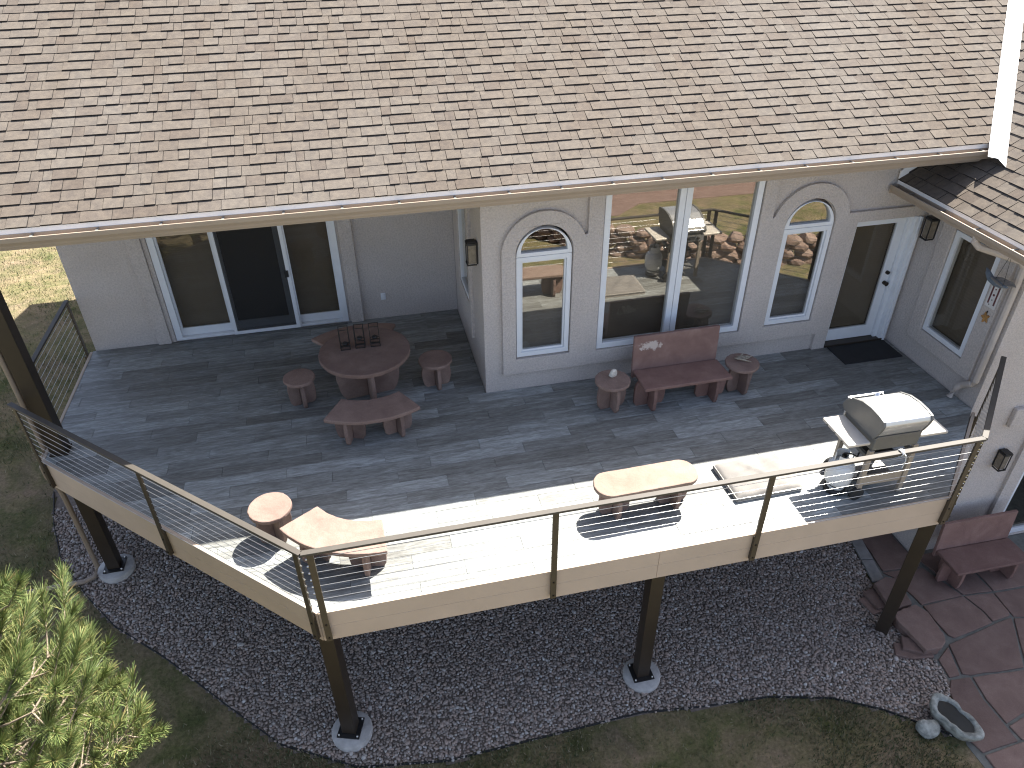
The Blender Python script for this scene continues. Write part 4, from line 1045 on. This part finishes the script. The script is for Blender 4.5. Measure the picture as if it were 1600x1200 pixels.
# ---------------------------------------------------------------- hanging decorations
def decor():
    t = thing('hanging_bird', 'carved blue and cream bird hanging from the wing gutter', 'ornament', (6.1, -1.8, 1.93), R(-100))
    b = MB(); b.tube([(-.26, .02, .06), (-.2, .01, .03), (-.1, 0, -.01), (0, 0, -.015), (.12, 0, .0), (.22, 0, .03)], [.008, .03, .042, .045, .03, .01], 10); b.build('body', 'decor_blue', t)
    for s in (-1, 1):
        w = MB(); w.add([(-.1, 0, .02), (.1, 0, .02), (.26, s*.08, .05), (.16, s*.11, .06), (-.02, s*.07, .05), (-.1, 0, .012), (.1, 0, .012), (.26, s*.08, .042), (.16, s*.11, .052), (-.02, s*.07, .042)],
                        [(0, 1, 2, 3, 4), (9, 8, 7, 6, 5)]+[(i, i+5, (i+1) % 5+5, (i+1) % 5) for i in range(5)]); fix_normals(w.build('wing', 'decor_cream', t))
    k = MB(); k.tube([(-.02, 0, .03), (.08, 0, .44)], .003, 5); k.tube([(.14, 0, .03), (.08, 0, .44)], .003, 5); k.build('string', 'black_metal', t)
    MB().tube([(.08, 0, .435), (.08, 0, .56)], .003, 5).build('hanger', 'black_metal', t)
    p = thing('wall_plaque', 'narrow pale plaque with two maroon bars on the wing wall', 'plaque', (6.398, -1.6, 1.62))
    MB().box(-.012, 0, -.085, .085, -.2, .2).build('board', 'plaque_white', p, .003)
    for y in (-.05, .045): MB().box(-.016, -.011, y-.011, y+.011, -.15, .15).build('bar', 'maroon', p)
    for y, z, r_ in ((0, -.02, .016), (0, .06, .01), (0, .12, .007), (0.02, -.16, .008), (-.02, .17, .007), (0, -.09, .008)):
        MB().tube([(-.015, y, z), (-.011, y, z)], r_, 10).build('mark', 'maroon' if r_ > .009 else 'black_metal', p)
    o = thing('wall_ornament', 'small golden leaf shaped ornament below the plaque on the wing wall', 'ornament', (6.398, -1.6, 1.27))
    k = []
    for i in range(20):
        a = i*math.pi/10; r_ = .05+.018*math.cos(5*a); k.append((r_*math.cos(a), 1.25*r_*math.sin(a)))
    fix_normals(MB().prism(k, -.014, 0, lambda u, v, w: (w, u, v)).build('leaf', 'ornament_gold', o, .003))
    MB().box(-.012, -.002, -.004, .004, .06, .1).build('loop', 'brass_dark', o)
decor()

# ================================================================== LOWER GARDEN THINGS
def basin():
    t = thing('stone_basin', 'leaf shaped granite bird bath with dark water at the patio edge', 'bird bath', (5.06, -4.58, -2.87), R(-72))
    n_ = 36; rim = []; random.seed(3)
    for i in range(n_):
        a = 2*math.pi*i/n_; r_ = .20+.13*abs(math.cos(a))**1.5; r_ *= 1+.05*math.sin(3*a+1)+.03*math.sin(7*a); rim.append((1.02*r_*math.cos(a), .80*r_*math.sin(a)))
    prof = [(.62, 0), (.85, .06), (1.0, .17), (1.0, .215), (.93, .225), (.76, .212), (.71, .19), (.6, .15)]; V = []; F = []
    for s, z in prof:
        for i, (x, y) in enumerate(rim):
            V.append((x*s+.004*math.sin(i*2.1+z*40), y*s+.004*math.cos(i*1.7), z+.006*math.sin(i*1.3)))
    for k in range(len(prof)-1):
        for i in range(n_): F.append((k*n_+i, k*n_+(i+1) % n_, (k+1)*n_+(i+1) % n_, (k+1)*n_+i))
    F.append(tuple(range(n_))[::-1]); F.append(tuple(range((len(prof)-1)*n_, len(prof)*n_)))
    b = MB(); b.add(V, F, True); b.build('bowl', 'granite', t)
    w = MB(); w.prism([(x*.7, y*.7) for x, y in rim], .16, .188); fix_normals(w.build('water', 'basin_water', t))
    rock('garden_rock', 'rounded pale rock beside the granite bird bath', 'rock', (4.72, -4.58, -2.9), (.15, .12, .14), 'granite', 8)
basin()
def low_wall():
    t = thing('low_stone_wall', 'low sandstone garden wall with thick cap slabs beside the gravel', 'wall', (5.5, -3.0, -2.9))
    A = [(5.41, -2.43), (5.66, -2.36), (5.81, -2.44), (5.72, -2.89), (5.36, -2.93)]
    B = [(5.35, -2.98), (5.735, -2.93), (5.83, -3.08), (5.79, -3.45), (5.73, -3.58), (5.62, -3.65), (5.38, -3.64), (5.3, -3.1)]
    for pl, h in ((A, .165), (B, .19)):
        pl = [(x-5.5, y+3.0) for x, y in pl]
        top_slab(t, pl, h-.07, h, 'cap_slab', 'flagstone', .004)
        c = np.mean(pl, 0); top_slab(t, [tuple(c+(np.array(q)-c)*.94) for q in pl], 0, h-.072, 'course_stone', 'flagstone', .006)
    for x, y, w, d, h, a in ((-.185, .36, .1, .17, .10, 4), (-.3, .3, .09, .15, .06, 8), (-.19, -.47, .13, .11, .12, -30), (-.33, -.5, .12, .11, .07, -28), (-.12, -.6, .16, .06, .06, -8)):
        o = MB().box(-w, w, -d, d, 0, h).build('step_stone', 'flagstone', t, .015, 3); o.location = (x, y, -.005); o.rotation_euler = (0, 0, R(a))
    t2 = thing('block_edging', 'row of grey concrete edging blocks between gravel and patio', 'edging', (5.7, -1.9, -2.9))
    for i in range(4):
        x0, y0, x1, y1 = 5.60+.088*i, -2.33+.43*i, 5.682+.088*i, -1.915+.43*i
        MB().obox((x0-5.7, y0+1.9), (x1-5.7, y1+1.9), .19, 0, .045+random.uniform(0, .01)).build('block', 'concrete_dark', t2, .012)
    fl = MB(); fl.add([(5.66, -1.32, -2.89), (5.69, -1.33, -2.89), (5.69, -1.33, -2.6), (5.66, -1.32, -2.6), (5.665, -1.31, -2.89), (5.695, -1.32, -2.89), (5.695, -1.32, -2.6), (5.665, -1.31, -2.6)], [(0, 1, 2, 3), (7, 6, 5, 4), (0, 4, 5, 1), (2, 6, 7, 3), (0, 3, 7, 4), (1, 5, 6, 2)])
    fl.box(5.67, 5.80, -1.325, -1.318, -2.72, -2.61); fix_normals(fl.build('marker_flag', 'paper_red')); tag(bpy.data.objects['marker_flag'], 'small red marker flag at the patio edge below the deck', 'flag')
low_wall()
def yard_wall():
    """rubble retaining wall and path in the sunny yard, mirrored in the windows"""
    t = thing('rubble_wall', 'rubble retaining wall across the yard, mirrored in the windows', 'wall')
    line = [(.2, -12.3), (3.6, -11.5), (5.4, -9.9), (7.2, -8.9), (10.0, -8.1), (13.5, -7.8)]; k = 0
    for (ax, ay), (bx, by) in zip(line, line[1:]):
        L = math.hypot(bx-ax, by-ay); n_ = max(1, int(L/.44)); ang = math.atan2(by-ay, bx-ax)
        for row in range(4):
            for i in range(n_):
                f = (i+.5+.4*(row % 2))/n_; x, y = ax+(bx-ax)*f, ay+(by-ay)*f; k += 1
                o = rock('stone', None, None, (x, y, float(gz(x, y))+.22*row-.06), (.29*random.uniform(.85, 1.15), .26, .19*random.uniform(.85, 1.15)), 'rubble', 100+k, 2, .12); o.parent = t; o.rotation_euler = (0, 0, ang)
    t2 = thing('rubble_wall', 'second rubble wall at the far side of the yard', 'wall')
    for i in range(12):
        x, y = 7.5+.62*i, -15.0+.05*i
        for row in range(2):
            k += 1; o = rock('stone', None, None, (x+.3*row, y-.1*row, float(gz(x, y))+.4*row-.05), (.36, .3, .34), 'rubble', 100+k, 2, .12); o.parent = t2
    p = MB(); pl = [(3.5, -12.8), (6.6, -12.4), (7.6, -13.2), (14, -13.1), (14, -14.4), (7.5, -14.4), (5.5, -13.6), (3.3, -13.7)]
    p.prism(pl, -3.0, -2.885); o = p.build('path', 'flagstone'); fix_normals(o); structure(o)
yard_wall()

# ================================================================== PINE TREE
def pine():
    bx, by = -5.44, -4.78; gb = float(gz(bx, by))
    t = thing('pine_tree', 'sunlit yellow green pine with long needles in the lower left corner', 'tree', (bx, by, gb))
    H = 5.45
    tr = MB(); tr.tube([(0, 0, -.1), (.03, .02, 1.5), (-.02, .03, 3.2), (.02, -.02, 4.8), (0, 0, H-.1)], [.13, .11, .085, .05, .015], 12); tr.build('trunk', 'bark', t)
    r_ = np.random.default_rng(21)
    br = MB(); shoots = []
    levels = np.linspace(1.6, H-.25, 14)
    for li, z in enumerate(levels):
        reach = max(.2, 1.72*(1-((z-1.0)/(H-.8))**2.4)); nb = 7 if z < 4.9 else 5
        a0 = r_.uniform(0, 6.28)
        for b in range(nb):
            a = a0+2*math.pi*b/nb+r_.uniform(-.25, .25); L = reach*r_.uniform(.78, 1.06)
            pts = []; n_ = 7
            for i in range(n_+1):
                f = i/n_; wob = .06*math.sin(f*5+b*2+li)
                pts.append(Vector((L*f*math.cos(a)-wob*math.sin(a), L*f*math.sin(a)+wob*math.cos(a), z+L*(.10*f+.22*f*f)-.05*f)))
            br.tube(pts, [max(.004, .026*(1-f/n_*.85)*(.5+.5*reach/1.9)) for f in range(n_+1)], 6)
            # side twigs carrying shoots
            d_end = (pts[-1]-pts[-2]).normalized(); shoots.append((pts[-1]-d_end*.1, (d_end+Vector((0, 0, .45))).normalized(), r_.uniform(.24, .36)))
            for f in np.linspace(.3, .95, int(3+L*3.2)):
                i = min(n_-1, int(f*n_)); p = pts[i].lerp(pts[i+1], f*n_-i); d = (pts[i+1]-pts[i]).normalized()
                for s in (-1, 1):
                    if r_.random() < .1: continue
                    sd_ = Vector((-math.sin(a), math.cos(a), 0))*s; tl = r_.uniform(.12, .4)*(1.15-f*.5)
                    q = p+(d*.65+sd_*float(r_.uniform(.6, 1.0))).normalized()*float(tl)+Vector((0, 0, r_.uniform(.0, .14)))
                    br.tube([p, p.lerp(q, .5)+Vector((0, 0, -.01)), q], [.009, .007, .005], 5)
                    dd = ((q-p).normalized()+Vector((0, 0, r_.uniform(.25, .8)))).normalized(); shoots.append((q-dd*.03, dd, r_.uniform(.2, .42)))
    shoots.append((Vector((0, 0, H-.25)), Vector((0, 0, 1)), .35))
    br.build('branches', 'twig', t)
    # needles: bundles bristling forward round every shoot
    cams = np.array(CAM)-np.array((bx, by, gb)); VV = []; sh = MB()
    for p, d, L in shoots:
        near = np.linalg.norm(np.array(p)-cams) < 7.6 and p.x > -1.0
        n_ = 300 if near else 110
        d = np.array(d); u = np.cross(d, (0.3, .9, .1)); u /= np.linalg.norm(u); v = np.cross(d, u)
        f = r_.random(n_)**.8; ph = r_.uniform(0, 6.283, n_); sp = r_.uniform(.35, .95, n_)*(1.05-.55*f); nl = r_.uniform(.11, .17, n_)*(1-.15*f)
        base = np.array(p)[None]+d[None]*(f*L)[:, None]
        rad = np.cos(ph)[:, None]*u+np.sin(ph)[:, None]*v
        dirn = d[None]*np.cos(sp*1.25)[:, None]+rad*np.sin(sp*1.25)[:, None]; dirn[:, 2] += .06
        tip = base+dirn*nl[:, None]
        side = np.cross(dirn, r_.normal(size=(n_, 3))); side /= np.linalg.norm(side, axis=1)[:, None]; w = (.0023 if near else .0038)
        mid = base+dirn*nl[:, None]*.5
        VV.append(np.stack([base-side*w, base+side*w, tip+side*w*.35, tip-side*w*.35], 1))
        sh.tube([p, Vector(p)+Vector(d)*L*.97], [.007, .004], 5)
    V = np.concatenate(VV).reshape(-1, 3); F = np.arange(len(V)).reshape(-1, 4)
    stuff(raw('needles', V, F, 'needle', t)); sh.build('shoots', 'twig', t)
pine()
